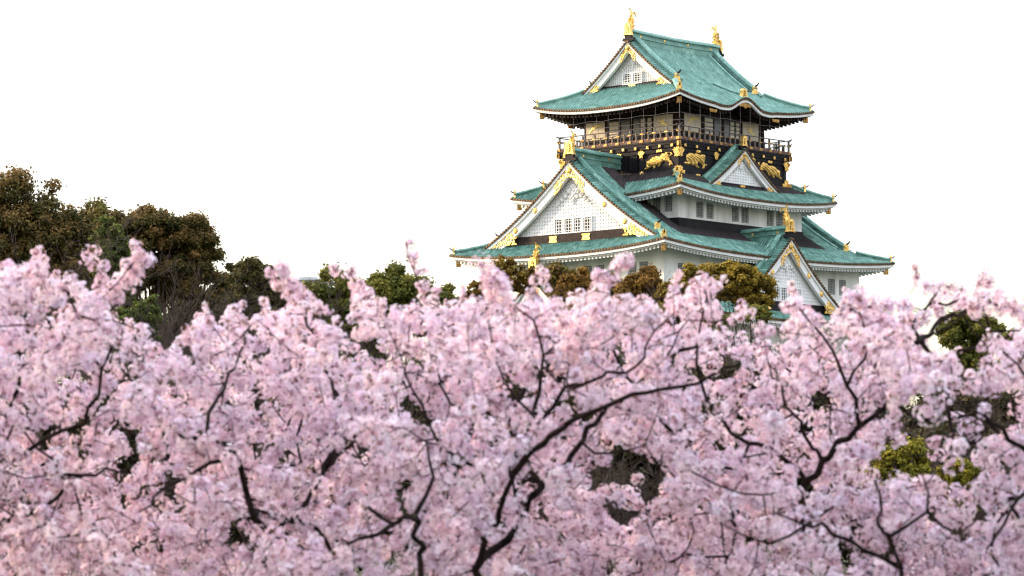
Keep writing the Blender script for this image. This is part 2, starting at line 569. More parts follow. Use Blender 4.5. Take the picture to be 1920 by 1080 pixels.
def walls(name, a, b, z0, z1, mat, holes):
    """four outer walls with real window openings; holes[side] = [(s0, s1, z0, z1)]"""
    mb = MB()
    for side in SIDES:
        ha, ho = (a, b) if side[1] == 'Y' else (b, a)
        fn = F(side)
        hs = holes.get(side, [])
        S = sorted({-ha, ha} | {h[0] for h in hs} | {h[1] for h in hs})
        Z = sorted({z0, z1} | {h[2] for h in hs} | {h[3] for h in hs})
        for i in range(len(S) - 1):
            for j in range(len(Z) - 1):
                sm, zm = (S[i] + S[i + 1]) / 2, (Z[j] + Z[j + 1]) / 2
                if any(h[0] < sm < h[1] and h[2] < zm < h[3] for h in hs): continue
                mb.add([fn(S[i], ho, Z[j]), fn(S[i + 1], ho, Z[j]), fn(S[i + 1], ho, Z[j + 1]), fn(S[i], ho, Z[j + 1])], [(0, 1, 2, 3)])
        for h in hs:
            c = [(h[0], h[2]), (h[1], h[2]), (h[1], h[3]), (h[0], h[3])]
            for k in range(4):
                p, q = c[k], c[(k + 1) % 4]
                mb.add([fn(p[0], ho, p[1]), fn(q[0], ho, q[1]), fn(q[0], ho - 0.3, q[1]), fn(p[0], ho - 0.3, p[1])], [(0, 1, 2, 3)])
    w = cpart(mb, name, mat)
    for side, hs in holes.items():
        ha, ho = (a, b) if side[1] == 'Y' else (b, a)
        for h in hs: window(side, h, ho, w)
    return w


def window(side, h, ho, parent, nv=5, nh=6, depth=0.16, ctr=0.0, glass='glass', bars='grille', t=0.035):
    fn = F(side, ctr)
    g = MB(); s0, s1, z0, z1 = h
    g.prism([(s0, z0), (s1, z0), (s1, z1), (s0, z1)], ho - depth - 0.04, ho - depth, fn)
    w = g.build("window", M['glass'], parent)
    b = MB()
    for i in range(nv):
        s = s0 + (i + 0.5) * (s1 - s0) / nv
        b.prism([(s - t, z0), (s + t, z0), (s + t, z1), (s - t, z1)], ho - depth + 0.02, ho - depth + 0.08, fn)
    for j in range(nh):
        z = z0 + (j + 0.5) * (z1 - z0) / nh
        b.prism([(s0, z - t), (s1, z - t), (s1, z + t), (s0, z + t)], ho - depth + 0.025, ho - depth + 0.06, fn)
    g2 = MB()
    # bars belong to the window mesh: second material slot
    off = len(g.v)
    me = w.data
    V = g.v + b.v; Fc = g.f + [tuple(i + off for i in f) for f in b.f]
    me2 = bpy.data.meshes.new("window")
    me2.from_pydata(V, [], Fc)
    me2.materials.append(M[glass]); me2.materials.append(M[bars])
    mi = np.zeros(len(Fc), np.int32); mi[len(g.f):] = 1
    me2.polygons.foreach_set("material_index", mi)
    me2.update()
    w.data = me2
    return w


def pocket_holes(poly, spacing, r, seed):
    g = np.random.default_rng(seed)
    a = np.array(poly); x0, y0 = a.min(0); x1, y1 = a.max(0)
    out = []
    x = x0
    while x < x1:
        y = y0
        while y < y1:
            out.append((x + g.uniform(-.35, .35) * spacing, y + g.uniform(-.35, .35) * spacing, r * g.uniform(.5, 1.1)))
            y += spacing
        x += spacing
    return out


def circ(cx, cz, r, n=14): return [(cx + r * math.cos(2 * math.pi * i / n), cz + r * math.sin(2 * math.pi * i / n)) for i in range(n)]


def golden_fish(parent, fn, s0, o0, z0, h, facing=1):
    """gilded fish with its tail raised: head on the ridge, spiny back, two tail lobes"""
    mb = MB(); k = h / 2.0
    sp = [(-0.05, -0.05), (-0.12, 0.15), (-0.10, 0.42), (0.02, 0.72), (0.14, 1.02), (0.12, 1.3), (0.02, 1.52)]
    sc = [1.15, 1.35, 1.2, 1.0, 0.8, 0.55, 0.35]
    f3 = lambda s, o, z: fn(s0 + s * k, o0 + facing * o * k, z0 + z * k)
    ring_n = 10; vs = []
    for (o, z), r in zip(sp, sc):
        for j in range(ring_n):
            a = 2 * math.pi * j / ring_n
            bump = 1 + (0.12 if j % 2 else -0.06)
            vs.append(f3(0.21 * r * math.cos(a) * bump, o + 0.26 * r * math.sin(a) * bump, z + 0.05 * math.sin(a)))
    fs = [(i * ring_n + j, i * ring_n + (j + 1) % ring_n, (i + 1) * ring_n + (j + 1) % ring_n, (i + 1) * ring_n + j) for i in range(len(sp) - 1) for j in range(ring_n)]
    fs.append(tuple(range(ring_n)))
    mb.add(vs, fs)
    def blade(pts, w):       # flat fin in the (o,z) plane with a little thickness
        n = len(pts)
        v = [f3(-w, o, z) for o, z in pts] + [f3(w, o, z) for o, z in pts]
        mb.add(v, [tuple(range(n))[::-1], tuple(range(n, 2 * n))] + [(i, (i + 1) % n, n + (i + 1) % n, n + i) for i in range(n)])
    # tail: one tall lobe curling outward, one lower lobe curling inward
    blade([(-0.05, 1.4), (0.13, 1.45), (0.14, 1.7), (0.06, 1.88), (-0.12, 2.02), (-0.2, 2.0), (-0.04, 1.82), (-0.02, 1.62)], 0.05)
    blade([(0.06, 1.42), (0.16, 1.36), (0.36, 1.62), (0.52, 1.58), (0.66, 1.36), (0.72, 1.34), (0.66, 1.62), (0.46, 1.78), (0.26, 1.74)], 0.05)
    for i, (o, z) in enumerate([(-0.33, 0.35), (-0.30, 0.58), (-0.20, 0.80), (-0.08, 1.02), (-0.03, 1.22)]):
        blade([(o, z - 0.1), (o - 0.22, z + 0.13), (o + 0.04, z + 0.12)], 0.03)
    for i, (o, z) in enumerate([(0.24, 0.36), (0.30, 0.6), (0.33, 0.84), (0.30, 1.08)]):
        blade([(o - 0.06, z - 0.1), (o + 0.15, z + 0.1), (o - 0.04, z + 0.1)], 0.03)
    for sg in (-1, 1):       # side fins
        for (z, l) in ((0.32, 0.36), (0.7, 0.28), (1.0, 0.22)):
            v = [f3(sg * 0.18, -0.1, z - 0.1), f3(sg * (0.2 + l), 0.02, z + 0.16), f3(sg * (0.17 + l * 0.5), 0.05, z + 0.22), f3(sg * 0.16, 0.12, z + 0.12)]
            v += [f3(sg * 0.16, -0.06, z - 0.12), f3(sg * (0.2 + l), 0.06, z + 0.14)]
            mb.add(v, [(0, 1, 2, 3), (0, 3, 5, 4)])
    # head: snout and brow resting on the ridge end
    blade([(-0.42, -0.02), (-0.1, -0.12), (0.3, -0.12), (0.28, 0.2), (-0.1, 0.3), (-0.36, 0.24), (-0.5, 0.12)], 0.2)
    blade([(0.2, -0.1), (0.62, -0.1), (0.5, 0.08), (0.42, 0.2), (0.25, 0.3)], 0.07)
    o = mb.build("golden_fish", M['gold'], parent)
    return o


def end_ornament(parent, fn, o0, z0, w, h):
    """gilded ridge-end tile: arched plate with flared foot and latticed dark arch"""
    mb = MB()
    W = w / 2
    mb.prism([(-W * 1.15, 0), (-W * 0.5, h * .06), (W * 0.5, h * .06), (W * 1.15, 0), (W * .95, h * .3), (W * .85, h * .5), (W * .85, h * .82), (W * .5, h), (-W * .5, h), (-W * .85, h * .82), (-W * .85, h * .5), (-W * .95, h * .3)], o0 - 0.32, o0, fn)
    for r0, th in ((W * .62, W * .14),):
        pts = [fn(r0 * math.cos(a), o0 + 0.02, z0_ + r0 * .9 * math.sin(a)) for z0_ in (h * .55,) for a in np.linspace(0, math.pi, 9)]
    o = mb.build("ridge_end_tile", M['gold'], parent)
    d = MB()
    ah = [(-W * .45, h * .2), (W * .45, h * .2), (W * .45, h * .58), (W * .25, h * .78), (-W * .25, h * .78), (-W * .45, h * .58)]
    vs = [fn(s, o0 + 0.012, z) for s, z in ah]
    off = len(mb.v)
    V = mb.v + vs; Fc = mb.f + [tuple(range(off, off + 6))]
    g = MB()
    for s in (-W * .22, 0.0, W * .22):
        g.prism([(s - W * .05, h * .2), (s + W * .05, h * .2), (s + W * .05, h * .75), (s - W * .05, h * .75)], o0 + 0.012, o0 + 0.05, fn)
    for z in (h * .36, h * .52):
        g.prism([(-W * .45, z - h * .02), (W * .45, z - h * .02), (W * .45, z + h * .02), (-W * .45, z + h * .02)], o0 + 0.012, o0 + 0.045, fn)
    off2 = len(V); V = V + g.v; Fc = Fc + [tuple(i + off2 for i in f) for f in g.f]
    me = bpy.data.meshes.new("ridge_end_tile"); me.from_pydata(V, [], Fc)
    me.materials.append(M['gold']); me.materials.append(M['brown'])
    mi = np.zeros(len(Fc), np.int32); mi[len(mb.f)] = 1
    me.polygons.foreach_set("material_index", mi); me.update()
    o.data = me
    return o


def gable(side, ctr, ov, ow, zg, hw, v1, v2, zb, pitch, bar, win=(), band=0.9, rosettes=(), ridge_in=7.0, roof_in=None, fish=0.0,
          vw=1.0, rp=0.32, label=None, ridge_h=0.85, orn=(0.85, 1.0), copper='copper_old', clips=(), bandmat='brown', slat=False, seed=1, fish_far=None, dz_fish=0.0):
    fn = F(side, ctr)
    zr = zg(0)
    T = np.linspace(-hw, hw, 61)
    def lim(z, off):       # half-width at height z under the roof line lowered by off
        t = np.linspace(0, hw, 200); zz = np.array([zg(a) for a in t]) - off
        ok = t[zz >= z]
        return ok[-1] if len(ok) else 0.0
    hb = lim(zb, 0.2)
    # --- gable wall (the part)
    mb = MB()
    poly = [(-hb, zb - band)] + [(t, zg(t) - 0.2) for t in np.linspace(-hb, hb, 41)] + [(hb, zb - band)]
    mb.prism(poly, ow - 0.4, ow - 0.08, fn)
    part = cpart(mb, "gable", M['white'])
    if label: part['label'] = label
    # --- lattice
    mb = MB()
    hl = lim(zb, v1 + v2 * 0.9)
    wins = [(a, b, c, d) for a, b, c, d in win]
    def inwin(s, z): return any(a - 0.05 < s < b + 0.05 and c - 0.05 < z < d + 0.05 for a, b, c, d in wins)
    n = int(hl * 2 / pitch) + 1
    for i in range(n + 1):
        s = (i - n / 2) * pitch
        zt = zg(abs(s) + bar / 2) - v1 * 1.3
        if zt < zb + 0.1: continue
        mb.prism([(s - bar / 2, zb), (s + bar / 2, zb), (s + bar / 2, zt), (s - bar / 2, zt)], ow - 0.13, ow, fn)
    z = zb + (0.12 if not slat else 0.3)
    while z < zr - v1 - 0.3:
        h = lim(z, v1 * 1.3) - 0.05
        hb_ = bar * (0.9 if not slat else 0.35)
        if h > 0.1: mb.prism([(-h, z - hb_ / 2), (h, z - hb_ / 2), (h, z + hb_ / 2), (-h, z + hb_ / 2)], ow - 0.13, ow - 0.004, fn)
        z += pitch * (1.0 if not slat else 1.25)
    mb.build("lattice", M['white_paint'], part)
    # --- windows: white frame with dark panes and bars
    for (a, b, c, d) in wins:
        w = window(side, (a, b, c, d), ow + 0.14, part, nv=3, nh=4, depth=0.10, ctr=ctr, glass='dark_glass', bars='white_paint', t=0.028)
        f = MB()
        t = 0.10
        f.prism([(a - t, c - t), (b + t, c - t), (b + t, c), (a - t, c)], ow - 0.05, ow + 0.16, fn)
        f.prism([(a - t, d), (b + t, d), (b + t, d + t), (a - t, d + t)], ow - 0.05, ow + 0.16, fn)
        f.prism([(a - t, c), (a, c), (a, d), (a - t, d)], ow - 0.05, ow + 0.158, fn)
        f.prism([(b, c), (b + t, c), (b + t, d), (b, d)], ow - 0.05, ow + 0.158, fn)
        f.build("window_frame", M['white_paint'], part)
    # --- base beam with gilded clips
    if band > 0:
        mb = MB()
        hh = lim(zb - band * 0.2, v1 + v2 * 0.3)
        mb.prism([(-hh - 0.5, zb - band), (hh + 0.5, zb - band), (hh - 0.1, zb - 0.01), (-hh + 0.1, zb - 0.01)], ow - 0.2, ow + 0.14, fn)
        mb.build("base_beam", M[bandmat], part)
        for c in clips:
            mb = MB()
            a = 0.5 if hw > 6 else 0.42
            b = band * 0.27
            zc = zb - band * 0.45
            mb.prism([(c - a, zc - b), (c, zc - b * 1.05), (c + a, zc - b), (c + a * .72, zc), (c + a, zc + b), (c, zc + b * 1.05), (c - a, zc + b), (c - a * .72, zc)], ow + 0.14, ow + 0.19, fn)
            mb.build("gilded_clip", M['gold'], part)
    # --- bargeboards
    mb = MB()
    e0 = 0.10
    mb.strip([(t, zg(t) - e0) for t in T], [(t, zg(t) - e0 - v1) for t in T], ov - 0.34, ov - 0.03, fn)
    hw2 = hw * 0.985
    T2 = np.linspace(-hw2, hw2, 61)
    mb.strip([(t, zg(t) - e0 - v1) for t in T2], [(t, zg(t) - e0 - v1 - v2) for t in T2], ov - 0.44, ov - 0.15, fn)
    mb.strip([(t, zg(t) - e0 - v1 - v2 * .80) for t in T2], [(t, zg(t) - e0 - v1 - v2 * .93) for t in T2], ov - 0.2, ov - 0.125, fn)
    mb.build("bargeboard", M['white_paint'], part)
    # --- apex fitting (pierced gilding)
    f = 0.172 * hw
    tt = np.linspace(-f, f, 25)
    top = [(t, zg(t) - e0 - v1 * 0.98) for t in tt]
    def lowz(t):
        a = abs(t) / f
        return zg(t) - e0 - v1 - v2 * (1.0 + 0.32 * a + 0.12 * math.cos(a * 9))
    bot = [(t, lowz(t)) for t in tt]
    poly = top + bot[::-1]
    mb = MB()
    relief(mb, [poly], fn, ov - 0.14, hw / 190, 0.06, holes=pocket_holes(poly, hw * 0.028, hw * 0.0085, seed), slope=2)
    relief(mb, [circ(0, zr - e0 - v1 - v2 * 0.42, v2 * 0.36, 18)], fn, ov - 0.07, hw / 190, 0.12, slope=1.2)
    mb.build("gilded_apex_fitting", M['gold'], part)
    # --- foot fittings
    for sg in (-1, 1):
        poly = [(sg * a * hw, z) for a, z in ((.69, zg(.69 * hw) - e0 - v1), (.8, zg(.8 * hw) - e0 - v1), (.965, zg(.965 * hw) - e0 - v1 - .05), (.95, max(zb - band * 1.0, zg(.95 * hw) - e0 - v1 - v2)), (.78, zb - band * .75), (.60, zb - band * .75), (.635, zb - band * .4), (.60, zb - .02), (.66, zb + .08), (.655, max(zb + .12, zg(.655 * hw) - v1 - v2 * .8)))]
        if zg(.69 * hw) - e0 - v1 < zb + .3:
            poly = [(sg * a * hw, z) for a, z in ((.72, zg(.72 * hw) - e0 - v1), (.97, zg(.97 * hw) - e0 - v1), (.95, zb - band * .9), (.62, zb - band * .9), (.66, zb - band * .4), (.62, zb - .02))]
        mb = MB()
        relief(mb, [poly], fn, ov - 0.13, hw / 150, 0.06, holes=pocket_holes(poly, hw * 0.03, hw * 0.009, seed + 5 + sg), slope=2)
        mb.build("gilded_foot_fitting", M['gold'], part)
        for rt in rosettes:
            t = sg * rt * hw
            zc = zg(t) - e0 - v1 - v2 * .42
            mb = MB()
            relief(mb, [circ(t + .27 * .45 * math.cos(k * math.pi / 3), zc + .27 * .45 * math.sin(k * math.pi / 3), .15, 10) for k in range(6)] + [circ(t, zc, .12)], fn, ov - 0.14, 0.035, 0.1, slope=1.5)
            mb.build("gilded_rosette", M['gold'], part)
    # --- carved white pendant
    zc = zr - e0 - v1 - v2 * 1.35 - 0.075 * hw
    k = hw / 9.6 * 0.9
    pl = [circ(0, zc, .42 * k), circ(0, zc - .62 * k, .34 * k), circ(0, zc - 1.12 * k, .22 * k), circ(0, zc - 1.45 * k, .12 * k)]
    for sg in (-1, 1):
        pl += [circ(sg * .5 * k, zc - .28 * k, .3 * k), circ(sg * .42 * k, zc - .85 * k, .22 * k), circ(sg * .98 * k, zc - .72 * k, .27 * k), circ(sg * 1.42 * k, zc - 1.02 * k, .22 * k), circ(sg * 1.8 * k, zc - 1.34 * k, .17 * k), circ(sg * 2.1 * k, zc - 1.6 * k, .12 * k)]
    mb = MB()
    relief(mb, pl, fn, ow + 0.04, 0.05 * k, 0.2 * k, slope=1.4, hr=lambda X, Y: 0.4 * np.sin(X * 16 / k) * np.sin(Y * 16 / k))
    mb.build("carved_pendant", M['white_paint'], part)
    # --- verge: cross-laid tiles, edge discs, descending ridges
    mb = MB()
    ts = np.linspace(0, hw, 200); zz = np.array([zg(t) for t in ts])
    arc = np.concatenate([[0], np.cumsum(np.hypot(np.diff(ts), np.diff(zz)))])
    nrib = int(arc[-1] / rp)
    edge = MB()
    for sg in (-1, 1):
        cols = []
        for kk in range(nrib):
            for fr, h in RIB:
                cols.append(((kk + 0.5 + fr) * arc[-1] / nrib, h * 0.11, kk))
        cols.append((arc[-1], 0, nrib))
        vs, fs, tl = [], [], []
        os_ = [ov + 0.06, ov - vw * 0.5, ov - vw]
        for a, h, kk in cols:
            t = float(np.interp(a, arc, ts)); z = float(np.interp(a, arc, zz))
            for j, o in enumerate(os_): vs.append(fn(sg * t, o, z + h + (0.0, 0.09, 0.16)[j]))
        rnd = [random.random() for _ in range(nrib + 1)]
        for i in range(len(cols) - 1):
            for j in range(2):
                fs.append((i * 3 + j, i * 3 + j + 1, (i + 1) * 3 + j + 1, (i + 1) * 3 + j)); tl.append(rnd[cols[i][2]] * .55 - .75 if i % 6 in (0, 5) else rnd[cols[i][2]])  # lower value on the pans paints shade into the verge valleys
        mb.add(vs, fs, tl)
        for kk in range(nrib):
            a = (kk + .5) * arc[-1] / nrib
            t = sg * float(np.interp(a, arc, ts)); z = float(np.interp(a, arc, zz))
            vs = []
            for o in (ov - 0.1, ov + 0.1):
                for q in range(6): vs.append(fn(t + .11 * math.cos(q * math.pi / 3), o, z + 0.0 + .11 * math.sin(q * math.pi / 3)))
            edge.add(vs, [(6, 7, 8, 9, 10, 11)] + [(q, (q + 1) % 6, 6 + (q + 1) % 6, 6 + q) for q in range(6)])
    edge.strip([(t, zg(t) + 0.0) for t in T], [(t, zg(t) - 0.12) for t in T], ov - 0.25, ov + 0.05, fn)
    mb.build("verge_tiles", M[copper], part)
    edge.build("verge_edge_tiles", M['bronze'], part)
    for sg in (-1, 1):
        mb = MB()
        path = [fn(sg * t, ov - vw - 0.12, zg(t) + 0.12) for t in np.linspace(0.12, 0.90 * hw, 26)]
        mb.sweep(path, [(a * 1.1, b * 1.35) for a, b in RIDGE])
        path = [fn(sg * t, ov - vw - 1.0, zg(t) + 0.08) for t in np.linspace(0.12, 0.88 * hw, 26)]
        mb.sweep(path, [(-.14, -.05), (.14, -.05), (.12, .14), (0, .2), (-.12, .14)])
        mb.build("descending_ridge", M[copper], part)
        mb = MB()
        g0 = [(sg * t, zg(t) + 0.175) for t in np.linspace(0.12, 0.90 * hw, 26)]
        mb.strip(g0, [(a, b - .1) for a, b in g0], ov - vw - 0.9, ov - vw - 0.3, fn)
        mb.build("gutter", M['copper_gutter'], part)
        if rosettes or slat:
            pe = np.array(fn(sg * 0.905 * hw, ov - vw - 0.12, zg(.905 * hw)))
            pd = np.array(fn(sg * 1.0 * hw, ov - vw - 0.12, zg(.905 * hw))) - pe; pd /= np.linalg.norm(pd)
            lat = np.array([-pd[1], pd[0], 0])
            f2 = lambda s, o, z: tuple(pe + lat * s + pd * o + np.array([0, 0, z]))
            mb = MB()
            mb.prism([(-.45, -.05), (.45, -.05), (.36, .14), (.28, .3), (.28, .6), (.12, .72), (-.12, .72), (-.28, .6), (-.28, .3), (-.36, .14)], 0, .2, f2)
            mb.build("ridge_end_tile", M['gold'], part)
            mb = MB(); mb.tube([f2(0, a, b) for a, b in ((-.4, .62), (.1, .68), (.4, .8), (.55, .98))], .09, 6, [1, 1, .8, .5])
            mb.build("ridge_spur", M['black'], part)
    # --- own roof slopes (dormer gables)
    if roof_in is not None:
        mb = MB()
        for sg in (-1, 1):
            cols, _ = rib_columns(roof_in, ov - vw, 0.32, 0.14)
            nr = int(arc[-1] / 0.45); vs, fs, tl = [], [], []; rnd = {}
            for j in range(nr + 1):
                a = j * arc[-1] / nr; t = float(np.interp(a, arc, ts)); z = float(np.interp(a, arc, zz))
                for o, h, kk in cols: vs.append(fn(sg * t, o, z + h + (.025 if j % 2 else 0)))
            n = len(cols)
            for j in range(nr):
                for i in range(n - 1):
                    key = (cols[i][2], j); rnd.setdefault(key, random.random())
                    fs.append((j * n + i, j * n + i + 1, (j + 1) * n + i + 1, (j + 1) * n + i)); tl.append(rnd[key] * .55 - .75 if i % 6 in (0, 5) else rnd[key])  # pans coloured darker to paint the shade between the ribs
            mb.add(vs, fs, tl)
        mb.build("gable_roof", M[copper], part)
    # --- main ridge
    mb = MB(); H = ridge_h
    prof = [(-.24, -.25), (.24, -.25), (.24, H * .22), (.32, H * .24), (.32, H * .34), (.24, H * .36), (.24, H * .66), (.40, H * .70), (.40, H * .80), (.30, H * .94), (.14, H * 1.05), (-.14, H * 1.05), (-.30, H * .94), (-.40, H * .80), (-.40, H * .70), (-.24, H * .66), (-.24, H * .36), (-.32, H * .34), (-.32, H * .24), (-.24, H * .22)]
    mb.sweep([fn(0, o, zr + 0.02 * abs(o - ridge_in)) for o in np.linspace(ridge_in, ov - 0.35, 8)], prof)
    rdg = mb.build("ridge", M[copper], part)
    L = ov - ridge_in
    if L > 3:
        for sg in (-1, 1):
            for i in range(max(2, int(L / 2.4))):
                o = ridge_in + (i + 0.5) * L / max(2, int(L / 2.4))
                m = MB()
                f2 = lambda a, b, z, o=o, sg=sg: fn(sg * b, o + a, z)
                relief(m, [circ(0, zr + H * .52, .15, 12)], f2, 0.25, 0.03, 0.05)
                m.build("ridge_disc", M['gold'], part)
    # black scrolls and gilded tile at the ridge end
    mb = MB()
    mb.prism([(-.75, .05), (-.4, -.1), (0, .12), (.4, -.1), (.75, .05), (.62, .35), (.4, .3), (.42, .75), (-.42, .75), (-.4, .3), (-.62, .35)], ov - 0.42, ov - 0.12, lambda s, o, z: fn(s * orn[0] / .9, o, zr + z * .8))
    mb.build("ridge_scroll", M['black'], part)
    end_ornament(part, lambda s, o, z: fn(s, o, zr + ridge_h * .5 + z), ov - 0.02, 0, orn[0], orn[1])
    if fish: golden_fish(part, fn, 0, ov - 0.55, zr + ridge_h * 0.98 + dz_fish, fish, facing=-1)
    return part


# ---- roof tiers (numbers measured from the photograph, castle metres)
R1 = Roof(9.75, 8.65, 40.22, 0.514, 0.0255, 0.80, 5.0, kara=1.0, kw=2.75)
R2 = Roof(11.375, 9.965, 31.95, 0.56, 0.02, 0.70)
R3 = Roof(16.69, 12.55, 26.58, 0.43, 0.019, 0.70)
R4 = Roof(18.3, 14.5, 20.9, 0.46, 0.02, 0.70)


def roof_part(name, r, xv, wallx, inner, p, dark, copper, raf_mat, hipd, hide=None, orn=(0.35, 2.6)):
    mb, mbd = MB(), MB()
    A, B = r.A, r.B
    for side in SIDES:
        if side[1] == 'Y':
            if xv:
                slope(r, side, [(-A + .02, -xv, lambda s: A - abs(s)), (-xv + 1.0, xv - 1.0, lambda s: B), (xv, A - .02, lambda s: A - abs(s))], p, mb, mbd, dark, hide=hide)
                slope(r, side, [(-xv, -xv + 1.0, lambda s: min(A - abs(s), A - xv)), (xv - 1.0, xv, lambda s: min(A - abs(s), A - xv))], p, mb, mbd, dark)
            else:
                slope(r, side, [(-A + .02, A - .02, lambda s: min(A - abs(s), B - inner[1]))], p, mb, mbd, dark)
        else:
            dl = (A - wallx) if xv else (A - inner[0])
            slope(r, side, [(-B + .02, B - .02, lambda s: min(B - abs(s), dl))], p, mb, mbd, dark)
    part = cpart(mb, name, M[copper])
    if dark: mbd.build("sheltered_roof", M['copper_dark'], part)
    e = MB(); eave_tiles(r, e, p); e.build("eave_tiles", M['bronze'], part)
    f = MB(); ring(r, f, [(0.10, -0.10), (0.10, -0.34), (0.30, -0.36), (0.30, -0.10)]); f.build("eave_fascia", M['white_paint'], part)
    over = 3.6
    s = MB(); ring(r, s, [(0.28, -0.34), (over, -0.34 + 0.24 * (over - .28)), (over, -0.30 + 0.24 * (over - .28)), (0.28, -0.30)]); s.build("soffit", M[raf_mat], part)
    if raf_mat == 'white':
        f = MB(); ring(r, f, [(0.32, -0.36), (0.32, -0.47), (0.52, -0.47), (0.52, -0.36)]); f.build("eave_board", M['white_paint'], part)
        q = MB(); rafters(r, q, 0.42, over, -0.42, 0.2, 0.24, 0.43, 0.24); q.build("rafters", M['white_paint'], part)
    else:
        q = MB(); rafters(r, q, 0.45, over, -0.36, 0.2, 0.26, 0.45, 0.2); rafters(r, q, 1.5, over, -0.42, 0.2, 0.24, 0.45, 0.2); q.build("rafters", M['brown'], part)
    hip_ridges(r, part, copper, hipd, orn)
    # gilded hip beam ends under the corners
    for sx in (-1, 1):
        for sy in (-1, 1):
            g = MB()
            dv = np.array([sx, sy, 0]) / math.sqrt(2); lt = np.array([-sy, sx, 0]) / math.sqrt(2)
            p0 = np.array([sx * (A - .75), sy * (B - .75), r.z('-Y', A, 0) - 0.78])
            f2 = lambda s, o, z: tuple(p0 + lt * s + dv * o + np.array([0, 0, z]))
            g.prism([(-.2, -.25), (.2, -.25), (.2, .3), (-.2, .3)], 0, .38, f2)
            m2 = [(-.13, -.22), (.13, -.22), (.13, .25), (-.13, .25)]
            g.prism(m2, .38, .42, f2)
            g.build("gilded_beam_end", M['dull_gold'], part)
    return part


roof4 = roof_part("lowest_roof", R4, 0, 0, (14.05, 10.29), 0.32, None, 'copper_old', 'white', 3.9)
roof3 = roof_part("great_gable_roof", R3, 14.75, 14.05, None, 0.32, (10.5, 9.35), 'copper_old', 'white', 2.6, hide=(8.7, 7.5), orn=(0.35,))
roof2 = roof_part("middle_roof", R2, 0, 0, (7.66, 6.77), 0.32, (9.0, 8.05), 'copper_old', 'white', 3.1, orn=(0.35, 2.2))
roof1 = roof_part("top_roof", R1, 6.7, 5.85, None, 0.30, None, 'copper', 'brown', 3.4, orn=(0.35,))


# ---- walls with windows
def sym(lst): return [(a, b, c, d) for a, b, c, d in lst]


pairs = lambda cs, w, z0, z1: [(c - w / 2, c + w / 2, z0, z1) for c in cs]
wY = pairs((-5.90, -4.46, -0.86, 0.53, 4.22, 5.62), 1.05, 30.13, 31.52)
wX = pairs((-6.6, -5.2, 5.2, 6.55), 0.95, 30.5, 31.9)
walls("middle_wall", 8.9, 7.71, 29.2, 32.9, M['white'], {'-Y': wY, '+Y': wY, '-X': wX, '+X': wX})
lY = pairs((-11.7, -10.2, -5.6, -4.2, 4.2, 5.6, 9.86, 11.55), 1.08, 24.1, 25.55)
lX = pairs((-3.1, -1.68, 1.68, 3.1, 6.77, 8.08), 1.0, 24.2, 25.66)
walls("lower_wall", 14.1, 10.34, 21.5, 27.4, M['white'], {'-Y': lY, '+Y': lY, '-X': lX, '+X': lX})
bY = pairs((-12, -10.4, -4, -2.4, 2.4, 4, 10.4, 12), 1.0, 17.4, 18.9)
bX = pairs((-8, -6.5, -.8, .8, 6.5, 8), 1.0, 17.4, 18.9)
walls("base_wall", 16.2, 12.4, 15.0, 21.6, M['white'], {'-Y': bY, '+Y': bY, '-X': bX, '+X': bX})
mb = MB()
for side in SIDES:
    ha, ho = (8.9, 7.71) if side[1] == 'Y' else (7.71, 8.9)
    fn = F(side)
    mb.prism([(-ha - .1, 29.0), (ha + .1, 29.0), (ha + .1, 29.92), (-ha - .1, 29.92)], ho, ho + .1 + (.004 if side[1] == 'X' else 0), fn)
cpart(mb, "black_sill_band", M['black'])

# stone plinth
mb = MB()
lv = [(15.05, 16.7, 12.9), (11, 17.7, 13.9), (7, 19.4, 15.6), (3.0, 21.6, 17.8)]
vs = []
for z, a, b in lv: vs += [(-a, -b, z), (a, -b, z), (a, b, z), (-a, b, z)]
mb.add(vs, [(0, 1, 2, 3)] + [(i * 4 + j, (i + 1) * 4 + j, (i + 1) * 4 + (j + 1) % 4, i * 4 + (j + 1) % 4) for i in range(3) for j in range(4)])
cpart(mb, "stone_base", M['stone'])

# ---- gables
prof1 = lambda t: R1.z('+X', 0, 0) * 0 + R1.z0 + R1.l * (R1.B - abs(t)) + R1.q * (R1.B - abs(t)) ** 2 + 0.06
prof3 = lambda t: R3.z0 + R3.l * (R3.B - abs(t)) + R3.q * (R3.B - abs(t)) ** 2 + 0.06
def prof_curve(zr, ze, hw, sag):
    return lambda t: zr + (ze - zr) * abs(t) / hw - 4 * sag * (abs(t) / hw) * (1 - abs(t) / hw)
prof2 = prof_curve(36.75, 33.0, 5.3, 0.22)
prof4 = prof_curve(28.4, 21.9, 8.0, 0.40)
prof4l = prof_curve(24.7, 21.3, 4.1, 0.22)

w1 = [(-1.05, -0.12, 42.86, 43.72), (0.12, 1.05, 42.86, 43.72)]
w3 = [(-2.1, -1.22, 28.78, 29.95), (-.98, -.1, 28.78, 29.95), (.1, .98, 28.78, 29.95), (1.22, 2.1, 28.78, 29.95)]
w4 = [(-1.95, -1.1, 22.85, 23.95), (-.93, -.08, 22.85, 23.95), (.08, .93, 22.85, 23.95), (1.1, 1.95, 22.85, 23.95)]
for sd in ('-X', '+X'):
    gable(sd, 0, 6.7, 5.85, prof1, 5.35, 0.24, 0.66, 42.82, 0.26, 0.14, w1, band=0.56, ridge_in=-0.0, vw=0.95, rp=0.30, ridge_h=0.95, fish=2.05, orn=(0.8, 1.15), copper='copper', clips=(0,), slat=True, seed=3)
    gable(sd, 0, 14.75, 14.0, prof3, 10.1, 0.32, 0.88, 28.7, 0.31, 0.175, w3, band=1.0, rosettes=(.40, .63), ridge_in=7.7, vw=1.0, ridge_h=1.05, fish=1.65, orn=(1.0, 1.25), clips=(-2.3, 1.55), seed=11)
